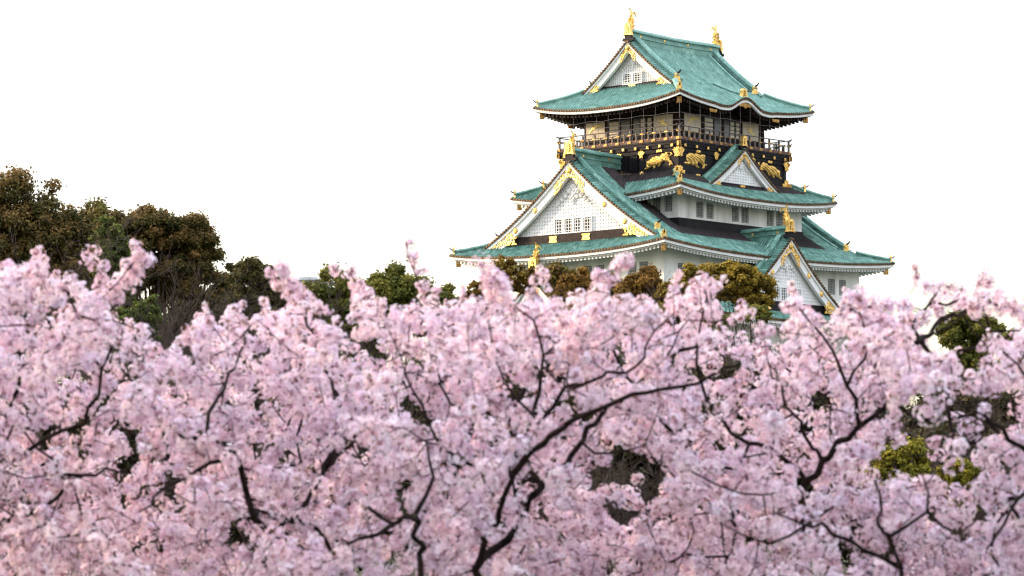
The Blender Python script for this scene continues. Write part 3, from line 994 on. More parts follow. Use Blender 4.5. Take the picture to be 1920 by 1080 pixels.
for sd in ('-Y', '+Y'):
    gable(sd, 0, 8.2, 7.7, prof2, 5.2, 0.22, 0.46, 33.55, 0.24, 0.13, (), band=0.4, ridge_in=6.85, roof_in=6.0, vw=0.85, ridge_h=0.45, orn=(0.62, 0.95), clips=(0,), bandmat='black', seed=21)
    gable(sd, 0, 13.35, 12.7, prof4, 8.0, 0.29, 0.76, 22.68, 0.30, 0.165, w4, band=1.0, rosettes=(.33, .56), ridge_in=7.75, roof_in=8.0, vw=1.0, ridge_h=1.0, fish=2.0, orn=(0.95, 1.15), clips=(-2.9, 2.9), bandmat='black', seed=31)
gable('-X', -2.1, 17.2, 16.6, prof4l, 4.1, 0.26, 0.6, 22.2, 0.26, 0.14, (), band=0.5, ridge_in=14.15, roof_in=14.15, vw=0.9, ridge_h=0.75, fish=1.75, dz_fish=.6, orn=(0.95, 1.35), clips=(), seed=41)
gable('+X', 2.1, 17.2, 16.6, prof4l, 4.1, 0.26, 0.6, 22.2, 0.26, 0.14, (), band=0.5, ridge_in=14.15, roof_in=14.15, vw=0.9, ridge_h=0.75, fish=1.7, orn=(0.95, 1.35), clips=(), seed=42)

# cusped (karahafu) ornament line on the top roof
for side in ('-Y', '+Y'):
    fn = F(side); c = -0.25 if side == '-Y' else 0.25
    mb = MB()
    mb.sweep([fn(c, R1.B - d, R1.z(side, c, d) + .06) for d in np.linspace(0.5, 3.9, 10)], [(a * .9, b * .8) for a, b in RIDGE])
    mb.build("bow_gable_ridge", M['copper'], roof1)
    end_ornament(roof1, lambda s, o, z: fn(c + s, o, R1.z(side, c, 0.4) + z), R1.B - 0.25, 0, 0.75, 0.8)
    mb = MB()
    zc = R1.z(side, c, 0) - 0.62
    relief(mb, [[(c - 1.0, zc + .12), (c - .55, zc + .22), (c, zc + .27), (c + .55, zc + .22), (c + 1.0, zc + .12), (c + .8, zc - .18), (c + .35, zc - .12), (c, zc - .32), (c - .35, zc - .12), (c - .8, zc - .18)]], fn, R1.B - 0.25, .04, .06, slope=1.5)
    mb.build("gilded_eave_fitting", M['dull_gold'], roof1)
    for sg in (-1, 1):
        mb = MB()
        zc2 = R1.z(side, c + sg * 4.5, 0) - .62
        relief(mb, [[(c + sg * 4.5 - .6, zc2 + .16), (c + sg * 4.5 + .6, zc2 + .16), (c + sg * 4.5 + .45, zc2 - .16), (c + sg * 4.5 - .45, zc2 - .16)]], fn, R1.B - .3, .04, .06)
        mb.build("gilded_eave_fitting", M['dull_gold'], roof1)

# ---- black band with gilded tigers
mb = MB(); mb.box(-7.71, 7.71, -6.82, 6.82, 33.2, 36.35)
band = cpart(mb, "black_lacquer_band", M['black'])
mb = MB()
for side in SIDES:
    ha, ho = (7.71, 6.82) if side[1] == 'Y' else (6.82, 7.71)
    fn = F(side); e = 0.004 if side[1] == 'X' else 0.0
    for z0_, z1_, th in ((35.98, 36.34, .12), (33.55, 34.42, .07), (36.1, 36.2, .16)):
        mb.prism([(-ha - th, z0_), (ha + th, z0_), (ha + th, z1_ + e), (-ha - th, z1_ + e)], ho + .001, ho + th + e, fn)
    for s in (-ha + .2, -2.62, 2.62, ha - .2):
        mb.prism([(s - .2, 34.3), (s + .2, 34.3), (s + .2, 36.0), (s - .2, 36.0)], ho + .001, ho + .06, fn)
mb.build("band_beams", M['black'], band)
# lattice windows between the tiger panels on the gable sides
for side in ('-X', '+X'):
    for c in (-1.7, -.6, .6, 1.7): window(side, (c - .45, c + .45, 34.5, 35.9), 7.71 + .22, band, depth=.16, glass='black', bars='black')

TA = [[(360, 630), (395, 600), (415, 590), (405, 545), (412, 500), (420, 455), (440, 458), (455, 448), (500, 430), (530, 395), (580, 375), (650, 372), (700, 378), (725, 350), (720, 300), (735, 330), (780, 318), (840, 303), (900, 305), (950, 320), (966, 350), (955, 385), (925, 408), (895, 405), (890, 385), (915, 378), (928, 355), (910, 335), (860, 330), (875, 370), (895, 420), (905, 470), (940, 500), (955, 545), (975, 570), (960, 600), (925, 600), (905, 620), (888, 605), (890, 575), (905, 548), (880, 520), (830, 510), (775, 490), (745, 520), (720, 550), (700, 585), (680, 612), (650, 610), (655, 585), (680, 560), (690, 540), (650, 560), (620, 580), (600, 605), (590, 635), (555, 645), (540, 625), (555, 600), (560, 570), (530, 580), (500, 605), (470, 620), (430, 640), (375, 648)],
      circ(600, 450, 68), circ(462, 520, 52), circ(815, 420, 55)]
TB = [[(1195, 590), (1225, 560), (1270, 555), (1290, 560), (1265, 520), (1252, 450), (1262, 400), (1300, 385), (1330, 350), (1390, 345), (1430, 370), (1460, 350), (1500, 335), (1550, 350), (1600, 370), (1620, 345), (1660, 340), (1700, 365), (1710, 410), (1695, 470), (1690, 520), (1680, 545), (1720, 560), (1735, 540), (1745, 555), (1738, 575), (1755, 580), (1745, 598), (1715, 590), (1690, 575), (1695, 620), (1690, 655), (1640, 668), (1620, 655), (1650, 615), (1640, 575), (1600, 550), (1550, 530), (1530, 560), (1515, 600), (1560, 630), (1565, 658), (1520, 668), (1480, 640), (1470, 610), (1440, 615), (1400, 625), (1340, 605), (1300, 620), (1220, 612)],
      circ(1352, 470, 84), circ(1365, 490, 45), circ(1530, 430, 62)]


def tiger(side, polys, ox, oz, s0, z0, k, mirror, parent):
    """polygons traced on the photo; ox, oz their origin; k metres per traced unit along the wall / up"""
    fn = F(side)
    ho = 6.82 if side[1] == 'Y' else 7.71
    pl = [[(s0 + (x - ox) * k[0] * (-1 if mirror else 1), z0 - (y - oz) * k[1]) for x, y in p] for p in polys]
    # the silhouette hole inside the second tiger's tail
    holes = None
    mb = MB()
    cut = [[(1660, 375), (1690, 390), (1690, 430), (1670, 500), (1655, 530), (1640, 500), (1625, 440), (1630, 395)]] if polys is TB else []
    relief(mb, pl, fn, ho + 0.02, 0.025, 0.17, slope=1.3, hr=lambda X, Y: 0.22 * np.sin(11 * X + 17 * Y + 2 * np.sin(6 * Y)))
    mb.build("gilded_tiger", M['gold'], parent)


# photo zoom used for the tracing: 12 px per photo px; -X face metres per photo px along s = .0655, -Y = .072; up .0484
kx = (0.0655 / 12, 0.0484 / 12 * 1.02); ky = (0.0715 / 12, 0.0484 / 12 * 1.02)
for side, sgn in (('-X', 1), ('+X', 1)):
    tiger(side, TA, 665, 475, 4.5, 35.28, kx, False, band)
    tiger(side, TB, 1475, 500, -4.5, 35.28, kx, False, band)
for side in ('-Y', '+Y'):
    tiger(side, TB, 1475, 500, -5.45, 35.33, ky, False, band)
    tiger(side, TA, 665, 475, 5.30, 35.40, ky, True, band)

star_top = [(-.62, .0), (-.38, .07), (-.42, .25), (-.16, .18), (-.14, .52), (.14, .52), (.16, .18), (.42, .25), (.38, .07), (.62, .0), (.42, -.14), (.52, -.3), (.28, -.26), (.28, -.72), (.14, -.62), (0, -.76), (-.14, -.62), (-.28, -.72), (-.28, -.26), (-.52, -.3), (-.42, -.14)]
star_bot = [(-.7, -.32), (-.62, -.14), (-.72, .0), (-.34, .02), (-.30, .42), (-.12, .30), (0, .5), (.12, .30), (.30, .42), (.34, .02), (.72, .0), (.62, -.14), (.7, -.32)]
cloud = [(-.42, 0), (-.34, .14), (-.12, .17), (0, .13), (.12, .17), (.34, .14), (.42, 0), (.34, -.14), (.12, -.17), (0, -.13), (-.12, -.17), (-.34, -.14)]
for side in SIDES:
    ha, ho = (7.71, 6.82) if side[1] == 'Y' else (6.82, 7.71)
    fn = F(side)
    def put(poly, s, z, k=1.0, o=0.16, name="gilded_fitting"):
        m = MB(); relief(m, [[(s + a * k, z + b * k) for a, b in poly]], fn, ho + o, .035, .05, slope=1.6, hr=lambda X, Y: .5 * np.sin(X * 21) * np.sin(Y * 23))
        m.build(name, M['gold'], band)
    for s in (-2.62, 2.62):
        put(star_top, s, 36.12, .72); put(star_bot, s, 34.22, .66, .10)
    for s in (-ha + .06, ha - .06):
        put(star_top, s, 36.12, .92, .17); put(star_bot, s, 34.3, .92, .12)
    for s in (-(ha + 2.62) / 2, (ha + 2.62) / 2, 0):
        put(cloud, s, 36.12, .85, .16); put(cloud, s, 34.0, .85, .09)
    sq = [(-.135, -.135), (.135, -.135), (.135, .135), (-.135, .135)]
    n = 9
    for i in range(n + 1):
        s = -ha + .5 + i * (2 * ha - 1.0) / n
        put(sq, s, 36.52, 1.0, .34, "gilded_joist_end")

# ---- balcony
mb = MB()
mb.box(-7.95, 7.95, -7.05, 7.05, 36.35, 36.62); mb.box(-8.02, 8.02, -7.12, 7.12, 36.62, 36.84); mb.box(-8.08, 8.08, -7.18, 7.18, 36.84, 36.99)
balc = cpart(mb, "balcony", M['black'])
mb = MB()
for side in SIDES:
    ha, ho = (8.0, 7.1) if side[1] == 'Y' else (7.1, 8.0)
    fn = F(side); e = .006 if side[1] == 'X' else 0
    mb.prism([(-ha - .02, 36.995), (ha + .02, 36.995), (ha + .02, 37.26 + e), (-ha - .02, 37.26 + e)], ho - .18, ho + .03 + e, fn)
mb.build("rail_foot_beam", M['redbrown'], balc)
mb = MB(); gd = MB()
for side in SIDES:
    ha, ho = (8.0, 7.1) if side[1] == 'Y' else (7.1, 8.0)
    fn = F(side); ex = .30
    for z, r in ((38.22, .05), (37.78, .045)):
        zz = z + (.05 if side[1] == 'X' else 0)
        pts = [fn(u, ho - .08, zz + max(0, abs(u) - ha + .3) ** 2 * .35) for u in np.concatenate([[-ha - ex, -ha - ex * .5], np.linspace(-ha, ha, 8), [ha + ex * .5, ha + ex]])]
        mb.tube(pts, r, 6)
    n = round(2 * ha / 1.45)
    for i in range(n + 1):
        s = -ha + .08 + i * (2 * ha - .16) / n
        mb.prism([(s - .07, 37.26), (s + .07, 37.26), (s + .07, 38.2), (s - .07, 38.2)], ho - .16, ho - .0, fn)
        pf = MB()
        relief(pf, [[(s - .30, 36.98), (s + .30, 36.98), (s + .2, 37.06), (s + .27, 37.12), (s + .14, 37.24), (s - .14, 37.24), (s - .27, 37.12), (s - .2, 37.06)]], fn, ho + .045, .035, .05, slope=1.5)
        pf.build("gilded_post_fitting", M['dull_gold'], balc)
        relief(gd, [[(s - .2, 37.70), (s + .2, 37.70), (s + .2, 37.86), (s - .2, 37.86)]], fn, ho + .01, .04, .03)
        if i < n:
            s2 = s + (2 * ha - .16) / n / 2
            mb.prism([(s2 - .06, 37.26), (s2 + .06, 37.26), (s2 + .06, 37.78), (s2 - .06, 37.78)], ho - .14, ho - .02, fn)
            relief(gd, [circ(s2, 37.2, .09, 8)], fn, ho + .03, .03, .05)
            relief(gd, [circ(s2, 37.82, .07, 8)], fn, ho + .01, .03, .05)
    for sg in (-1, 1):
        relief(gd, [[(sg * (ha + .0) + a, 36.6 + b) for a, b in ((-.2, -.2), (.2, -.2), (.2, .28), (-.2, .28))]], fn, ho + .05, .04, .05)
mb.build("railing", M['rail'], balc)
gs = gd.build("gilded_rail_studs", M['dull_gold'], balc); gs['kind'] = 'stuff'

# ---- top storey
mb = MB()
for side in SIDES:
    ha, ho = (5.93, 5.69) if side[1] == 'Y' else (5.69, 5.93)
    fn = F(side)
    mb.prism([(-ha, 36.99), (ha, 36.99), (ha, 41.0), (-ha, 41.0)], ho - .12, ho - (.0 if side[1] == 'Y' else .003), fn)
top = cpart(mb, "top_storey_wall", M['brown'])
mb = MB()
for side in SIDES:
    ha, ho = (5.93, 5.69) if side[1] == 'Y' else (5.69, 5.93)
    fn = F(side)
    for s in (-ha + .16, -2.95, -.1, 2.75, ha - .16):
        mb.prism([(s - .15, 37.0), (s + .15, 37.0), (s + .15, 40.4), (s - .15, 40.4)], ho + .001, ho + .09, fn)
    for z in (37.9, 39.72, 40.25):
        mb.prism([(-ha, z - .09), (ha, z - .09), (ha, z + .09), (-ha, z + .09)], ho + .001, ho + .07 + (.004 if side[1] == 'X' else 0), fn)
mb.build("posts_and_beams", M['brown'], top)
CR1 = [[(270, 505), (300, 440), (330, 385), (350, 365), (365, 385), (385, 375), (420, 355), (470, 358), (505, 385), (510, 405), (480, 388), (440, 392), (410, 400), (385, 420), (372, 450), (360, 430), (340, 440), (310, 470), (290, 495)]]
CR2 = [[(1510, 205), (1545, 225), (1575, 240), (1600, 210), (1635, 195), (1610, 240), (1620, 265), (1655, 300), (1690, 340), (1650, 335), (1600, 310), (1555, 300), (1530, 285), (1560, 272), (1545, 250), (1520, 235)]]
for side in SIDES:
    ha, ho = (5.93, 5.69) if side[1] == 'Y' else (5.69, 5.93)
    fn = F(side)
    k = 1.0 if side[1] == 'X' else 1.05
    for (s0_, s1_, cr, cx_, cy_) in ((-5.43 * k, -3.18 * k, CR1, 390, 435), (2.55 * k, 4.78 * k, CR2, 1600, 268)):
        mb = MB()
        for i in range(3):     # three boards with a hairline gap
            a = s0_ + (s1_ - s0_) * i / 3 + .015; b = s0_ + (s1_ - s0_) * (i + 1) / 3 - .015
            mb.prism([(a, 38.0), (b, 38.0), (b, 39.62), (a, 39.62)], ho + .09, ho + .13, fn)
        p = mb.build("crane_panel", M['beige'], top)
        mb = MB()
        cs = (s0_ + s1_) / 2; kk = 0.0655 / 9.6
        relief(mb, [[(cs + (x - cx_) * kk, 38.95 - (y - cy_) * .0484 / 9.6 * 1.05) for x, y in cr[0]]], fn, ho + .135, .03, .03)
        mb.build("gold_crane", M['palegold'], top)
    # glazed openings and slatted screens in the middle bays
    for a, b, slats in ((-2.75, -1.55, 1), (-1.3, -.3, 0), (.1, .85, 0), (.95, 1.55, 1), (1.75, 2.3, 1)):
        mb = MB(); mb.prism([(a, 37.95), (b, 37.95), (b, 39.6), (a, 39.6)], ho + .01, ho + .03, fn)
        mb.build("pane", M['glass'], top)
        if slats:
            mb = MB()
            for j in range(4):
                z = 38.0 + j * .4
                mb.prism([(a + .05, z), (b - .05, z), (b - .05, z + .27), (a + .05, z + .27)], ho + .04, ho + .08, fn)
            mb.build("slatted_screen", M['beige'], top)

# ---- bird netting hung from the eaves round the balcony
mb = MB()
for side in SIDES:
    ha, ho = (9.3, 8.2) if side[1] == 'Y' else (8.2, 9.3)
    fn = F(side)
    n = round(2 * ha / 1.42)
    for i in range(n + 1):
        s = -ha + i * 2 * ha / n
        zt = R1.z(side, s, .45) - .5
        mb.tube([fn(s, ho, zt), fn(s, ho + .02, 39.0), fn(s, ho + .05, 37.9), fn(s, ho - .12, 37.1), fn(s * .985, ho - .5, 36.75)], .011, 4)
    for z in (39.15, 38.5):
        mb.tube([fn(s, ho + .03, z + .05 * math.sin(s * 2)) for s in np.linspace(-ha, ha, 12)], .009, 4)
cpart(mb, "bird_net_wires", M['wire'])
# gilded studs where the corner brackets meet the balcony


# ------------------------------------------------------------------ vegetation helpers
def unit(v): return v / (np.linalg.norm(v, axis=-1, keepdims=True) + 1e-9)


def rand_dirs(n): return unit(rng.normal(size=(n, 3)))


def seg_quads(A, B, ra, rb, k=5):
    """tapered k-sided prisms for many segments -> (n*k,4,3)"""
    A, B = np.asarray(A, float), np.asarray(B, float)
    t = unit(B - A)
    ref = np.where(np.abs(t[:, 2:3]) > 0.9, np.array([[1., 0, 0]]), np.array([[0, 0, 1.]]))
    u = unit(np.cross(t, ref)); w = np.cross(t, u)
    ang = 2 * np.pi * np.arange(k) / k
    ca, sa = np.cos(ang)[None, :, None], np.sin(ang)[None, :, None]
    off = u[:, None] * ca + w[:, None] * sa
    RA = A[:, None] + off * np.asarray(ra)[:, None, None]
    RB = B[:, None] + off * np.asarray(rb)[:, None, None]
    return np.stack([RA, np.roll(RA, -1, 1), np.roll(RB, -1, 1), RB], 2).reshape(-1, 4, 3)


def welded(name, Q, mat, parent):
    """one mesh from prism quads, sharing vertices that coincide"""
    V = Q.reshape(-1, 3)
    key = np.round(V, 4)
    u, inv = np.unique(key, axis=0, return_inverse=True)
    me = bpy.data.meshes.new(name)
    n = len(Q)
    me.vertices.add(len(u)); me.vertices.foreach_set("co", u.reshape(-1).astype(np.float32))
    me.loops.add(n * 4); me.loops.foreach_set("vertex_index", inv.reshape(-1).astype(np.int32))
    me.polygons.add(n); me.polygons.foreach_set("loop_start", np.arange(0, n * 4, 4, dtype=np.int32))
    me.polygons.foreach_set("use_smooth", np.ones(n, bool))
    me.update(calc_edges=True); me.validate()
    me.materials.append(mat)
    o = bpy.data.objects.new(name, me); COL.objects.link(o); o.parent = parent
    return o


def leaf_quads(Pn, Nn, size, aspect=0.6):
    n = len(Pn)
    r = rand_dirs(n)
    u = unit(np.cross(Nn, r)); w = np.cross(Nn, u)
    s = (size * rng.uniform(0.65, 1.25, n))[:, None]
    return np.stack([Pn - u * s * .5, Pn + w * s * .5 * aspect, Pn + u * s * .5, Pn - w * s * .5 * aspect], 1)


_c = np.array([[x, y, z] for x in (-1, 0, 1) for y in (-1, 0, 1) for z in (-1, 0, 1)], float)
def _core():
    qs = []
    for ax in range(3):
        for sg in (-1, 1):
            for i in (-1, 0):
                for j in (-1, 0):
                    c = []
                    for a, b in ((i, j), (i + 1, j), (i + 1, j + 1), (i, j + 1)):
                        p = [0, 0, 0]; p[ax] = sg; p[(ax + 1) % 3] = a; p[(ax + 2) % 3] = b
                        c.append(p)
                    qs.append(c)
    return unit(np.array(qs, float))
CORE = _core()


def leafy(name, label, cat, ells, Y, n_leaf, leaf, cols, nclump=40, rc=(0.08, 0.17), group=None, trunk=None, core=0.42, depth=0.8, gap=0.0, flat=0.8, trunk_r=0.22, limb=True, top=None):
    """a broad-leaved tree or shrub: trunk with limbs, crown of many leaves on clumps.
    ells: crown ellipses (px, py, rx, ry) as measured on the photo, turned into metres at distance Y"""
    ells = [(a, b, c * 1.12, d * 1.12) for a, b, c, d in ells]
    c0 = P(ells[0][0], ells[0][1], Y)
    bx = P(trunk, ells[0][1], Y)[0] if trunk is not None else c0[0]
    gz = float(ground_h(bx, Y))
    root = thing(name, label, cat, (bx, Y, gz), 0, group)
    base = np.array([bx, Y, gz])
    k = Y / FPX
    C, Rr = [], []
    nclump = int(nclump * 4.2); n_leaf = int(n_leaf * 1.6)
    w = np.array([e[2] * e[3] for e in ells], float); w /= w.sum()
    mr = np.mean([min(e[2], e[3]) for e in ells]) * k
    for ei in rng.choice(len(ells), nclump, p=w):
        e = ells[ei]
        c = P(e[0], e[1], Y)
        d = rand_dirs(1)[0]; r = rng.uniform(0.08, 1.0) ** 0.4
        cr = rng.uniform(*rc) * mr * 2
        rad = np.array([max(e[2] * k - cr * .5, .1), max(e[2] * k * depth, .3), max(e[3] * k - cr * .4, .1)])
        C.append(c + d * rad * r); Rr.append(cr)
    C, Rr = np.array(C), np.array(Rr)
    per = rng.choice(nclump, n_leaf, p=Rr ** 2 / (Rr ** 2).sum())
    d = rand_dirs(n_leaf)
    rad = Rr[per][:, None] * rng.uniform(0.62, 1.0, (n_leaf, 1)) * (1 + np.maximum(0, rng.normal(size=(n_leaf, 1))) * .42) * (1 + 0.18 * np.sin(7 * d[:, :1] + per[:, None]) * np.sin(6 * d[:, 1:2] + 2.3 * per[:, None]))
    pos = C[per] + d * rad * np.array([1, 1, flat])
    nrm = unit(d + 0.8 * rand_dirs(n_leaf) + np.array([0, 0, .3]))
    Q = leaf_quads(pos, nrm, leaf)
    cols = np.array(cols, float)
    cm = rng.random(nclump)
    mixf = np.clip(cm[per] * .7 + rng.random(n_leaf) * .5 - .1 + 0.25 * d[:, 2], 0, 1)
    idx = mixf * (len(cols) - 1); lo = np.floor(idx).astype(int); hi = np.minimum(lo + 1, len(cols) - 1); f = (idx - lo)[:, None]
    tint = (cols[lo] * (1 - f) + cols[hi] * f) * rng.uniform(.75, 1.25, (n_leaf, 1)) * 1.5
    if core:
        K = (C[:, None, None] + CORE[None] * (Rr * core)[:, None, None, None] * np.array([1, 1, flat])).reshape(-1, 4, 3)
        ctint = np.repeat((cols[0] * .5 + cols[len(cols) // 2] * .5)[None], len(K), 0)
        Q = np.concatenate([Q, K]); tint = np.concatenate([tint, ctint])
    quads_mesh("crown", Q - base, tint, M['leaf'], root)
    # trunk and limbs
    cen = C.mean(0); A, B, ra, rb = [], [], [], []
    fork = base + (cen - base) * 0.55
    def limb_to(p, q, r0, r1, n=5):
        j = rng.normal(size=3) * .06 * np.linalg.norm(q - p)
        pts = [p + (q - p) * t + j * math.sin(t * math.pi) for t in np.linspace(0, 1, n)]
        for i in range(n - 1):
            A.append(pts[i]); B.append(pts[i + 1]); ra.append(r0 + (r1 - r0) * i / (n - 1)); rb.append(r0 + (r1 - r0) * (i + 1) / (n - 1))
    limb_to(base - np.array([0, 0, .2]), fork, trunk_r, trunk_r * .7, 6)
    if limb:
        for c in C[rng.permutation(nclump)[:min(nclump, 14)]]: limb_to(fork, c, trunk_r * .45, trunk_r * .1)
    welded("trunk", seg_quads(np.array(A) - base, np.array(B) - base, ra, rb, 6), M['bark_far'], root)
    return root


def bare(name, label, px, Y, py_top, spread_px, n=9, levels=4, group=None, mat='twig', r0=0.05, cat='shrub', fine=1.0):
    """leafless shrub or tree: stems forking into ever finer twigs"""
    b = P(px, 900, Y); gz = float(ground_h(b[0], Y)); base = np.array([b[0], Y, gz])
    H = P(px, py_top, Y)[2] - gz; W = spread_px * Y / FPX
    root = thing(name, label, cat, base, 0, group)
    A, B, ra, rb = [], [], [], []
    def grow(p, d, L, r, lv):
        m = 3
        for i in range(m):
            d = unit(d + rng.normal(size=3) * .16 + np.array([0, 0, .05]))
            q = p + d * L / m
            A.append(p); B.append(q); ra.append(r * (1 - .25 * i / m)); rb.append(r * (1 - .25 * (i + 1) / m))
            p = q
            if lv > 0 and i > 0 or lv == levels and i == 1:
                for _ in range(2 if lv > 1 else 3):
                    grow(p, unit(d + rng.normal(size=3) * .5 + np.array([0, 0, .1])), L * rng.uniform(.5, .72), max(r * .55, .004 * fine), lv - 1)
        if lv > 0:
            grow(p, unit(d + rng.normal(size=3) * .25), L * .7, max(r * .6, .004 * fine), lv - 1)
    for i in range(n):
        off = np.array([rng.uniform(-1, 1) * W * .5, rng.uniform(-1, 1) * W * .4, 0])
        d = unit(np.array([off[0] * .5 / max(W, .1), rng.normal() * .12, 1.0]))
        grow(base + off * .6, d, H * rng.uniform(.36, .5), r0 * rng.uniform(.7, 1.1), levels - 1)
    A, B = np.array(A), np.array(B)
    hmax = B[:, 2].max() - gz
    s = np.array([1, 1, H / hmax])
    A = (A - base) * s; B = (B - base) * s
    welded("stems", seg_quads(A, B, ra, rb, 3), M[mat], root)
    return root


# ---- the grove on the left, far behind the blossom
BROWN = [(0.028, 0.030, 0.008), (0.050, 0.044, 0.012), (0.095, 0.062, 0.018), (0.15, 0.088, 0.030)]
GREEN = [(0.022, 0.030, 0.008), (0.045, 0.060, 0.012), (0.085, 0.100, 0.018)]
OLIVE = [(0.035, 0.042, 0.008), (0.070, 0.074, 0.013), (0.13, 0.115, 0.022)]
ORANGE = [(0.055, 0.035, 0.010), (0.11, 0.062, 0.012), (0.18, 0.095, 0.018)]
YELLOW = [(0.065, 0.047, 0.010), (0.15, 0.105, 0.016), (0.24, 0.165, 0.024)]
DARK = [(0.014, 0.014, 0.007), (0.026, 0.024, 0.010), (0.045, 0.036, 0.016)]
LIME = [(0.06, 0.058, 0.010), (0.12, 0.11, 0.014), (0.20, 0.165, 0.020)]

leafy("camphor_tree", "tallest brown green broadleaf tree at the left edge of the grove", "tree", [(5, 432, 122, 116), (85, 428, 84, 82), (122, 500, 60, 100), (20, 560, 130, 95), (-120, 430, 120, 115), (120, 590, 60, 70)], 140, 70000, 0.17, BROWN, 90, (.065, .14), trunk=30, trunk_r=.4)
leafy("camphor_tree", "rounded brown green broadleaf tree with a visible dark trunk in the middle of the grove", "tree", [(255, 452, 72, 66), (320, 432, 80, 54), (368, 472, 52, 58), (300, 500, 86, 50), (225, 510, 46, 70), (372, 525, 46, 40)], 132, 56000, 0.155, BROWN, 66, (.07, .15), trunk=315, trunk_r=.22)
leafy("broadleaf_tree", "brown green tree filling the gap behind the two large broadleaf trees", "tree", [(178, 470, 52, 84), (205, 520, 60, 80), (150, 540, 50, 90)], 150, 30000, 0.18, [BROWN[0], BROWN[1], BROWN[2], OLIVE[1]], 50, trunk=185, trunk_r=.2)
leafy("broadleaf_tree", "dull brown tree between the rounded broadleaf tree and the small dark evergreen", "tree", [(425, 560, 40, 62), (400, 600, 44, 60), (450, 610, 44, 50)], 148, 22000, 0.18, [BROWN[0], BROWN[1], DARK[2]], 36, trunk=425, trunk_r=.15)
leafy("shrub", "bright green young shrub under the rounded broadleaf tree of the grove", "shrub", [(235, 610, 40, 38), (275, 590, 30, 40), (262, 640, 45, 30)], 120, 7000, 0.16, GREEN, 26)
leafy("shrub", "dark green shrub in the shade below the rounded broadleaf tree", "shrub", [(375, 610, 58, 55), (330, 640, 50, 40)], 136, 12000, 0.17, [DARK[1], BROWN[1], BROWN[0]], 30)
leafy("young_tree", "lime green young tree growing between the two large broadleaf trees", "tree", [(205, 470, 34, 70), (235, 520, 34, 50)], 128, 6000, 0.15, [GREEN[0], GREEN[1], (0.10, 0.11, 0.02)], 22, core=0.3)
for px, top_, w_, Y, lab in ((190, 525, 95, 150, "dark evergreen shrub in the shade between the two large broadleaf trees"), (315, 540, 100, 152, "dark evergreen shrub behind the trunk of the rounded broadleaf tree"), (450, 575, 80, 154, "dark evergreen shrub under the small dark evergreen tree"), (560, 620, 70, 156, "dark evergreen shrub right of the grove's end"), (860, 612, 80, 160, "dark evergreen shrub just left of the castle foot"), (960, 600, 60, 165, "dark evergreen shrub below the lower golden fish"), (1800, 690, 80, 120, "dark evergreen shrub below the right hand olive tree"), (1920, 715, 70, 118, "dark evergreen shrub at the right edge")):
    leafy("evergreen_shrub", lab, "shrub", [(px, top_ + 60, w_, 60), (px - 20, top_ + 120, w_, 70), (px + 25, top_ + 120, w_, 70)], Y, 14000, 0.17, [DARK[0], DARK[1], DARK[2], BROWN[1]], 40)
bare("bare_tree", "leafless grey twigged tree rising between the two large broadleaf trees", 185, 126, 372, 70, 5, 5, r0=.05, cat='tree', fine=1.8)
bare("bare_tree", "leafless purple grey tree at the right foot of the rounded broadleaf tree", 405, 118, 490, 80, 5, 5, r0=.05, cat='tree', fine=1.8)
bare("bare_tree", "leafless grey twigged tree standing before the small dark evergreen", 505, 122, 520, 70, 5, 5, r0=.05, cat='tree', fine=2.0)
leafy("evergreen_tree", "small dark evergreen tree at the right end of the grove", "tree", [(462, 540, 50, 56), (478, 512, 34, 28), (520, 560, 34, 44), (430, 600, 40, 50), (505, 575, 38, 45), (530, 600, 34, 44)], 145, 19000, 0.2, [BROWN[0], BROWN[1], (0.07, 0.055, 0.02)], 40)
leafy("evergreen_tree", "olive green rounded tree left of the tall blossom spike", "tree", [(622, 562, 50, 54), (585, 575, 30, 42), (655, 600, 50, 50), (690, 640, 40, 40)], 170, 22000, 0.22, OLIVE, 48)
leafy("evergreen_tree", "olive green rounded tree right of the tall blossom spike", "tree", [(738, 550, 60, 50), (700, 562, 42, 46), (775, 572, 44, 48), (800, 585, 40, 44)], 180, 26000, 0.23, OLIVE, 46)
leafy("evergreen_tree", "small olive tree peeping over the blossom just left of the castle", "tree", [(832, 570, 26, 34), (862, 590, 30, 28)], 185, 8000, 0.22, OLIVE, 14)
leafy("autumn_shrub", "thin orange brown shrub in front of the left end of the castle", "shrub", [(898, 548, 20, 22), (882, 560, 16, 16)], 200, 1500, 0.24, ORANGE, 12, core=0.0)
leafy("young_tree", "thin orange leaved tree before the white wall left of the golden fish", "tree", [(965, 518, 40, 26), (945, 500, 24, 18), (990, 535, 22, 28)], 205, 3600, 0.26, [ORANGE[0], ORANGE[1], YELLOW[1]], 20, core=0.0, trunk_r=.08)
leafy("autumn_tree", "loose olive brown tree right of the lower golden fish", "tree", [(1040, 518, 30, 22), (1058, 535, 32, 30)], 222, 10000, 0.26, [ORANGE[0], BROWN[2], OLIVE[2]], 16, core=0.35)
leafy("autumn_tree", "rust brown dense tree in front of the castle's lower left wall", "tree", [(1082, 540, 32, 40), (1066, 565, 30, 34), (1105, 560, 28, 34)], 215, 18000, 0.25, ORANGE, 22)
leafy("autumn_tree", "dark rust tree between two brighter ones below the castle windows", "tree", [(1140, 550, 40, 38), (1118, 560, 34, 34), (1165, 562, 30, 30)], 225, 18000, 0.26, [BROWN[0], ORANGE[0], ORANGE[1]], 22)
leafy("autumn_tree", "rounded orange brown tree below the castle's near corner", "tree", [(1212, 538, 40, 34), (1190, 560, 40, 34), (1238, 562, 34, 34)], 218, 20000, 0.25, ORANGE, 26)
leafy("autumn_shrub", "low rust brown shrub between the two rounded rust trees below the castle", "shrub", [(1108, 582, 44, 28), (1085, 592, 40, 24)], 208, 9000, 0.24, ORANGE, 18)
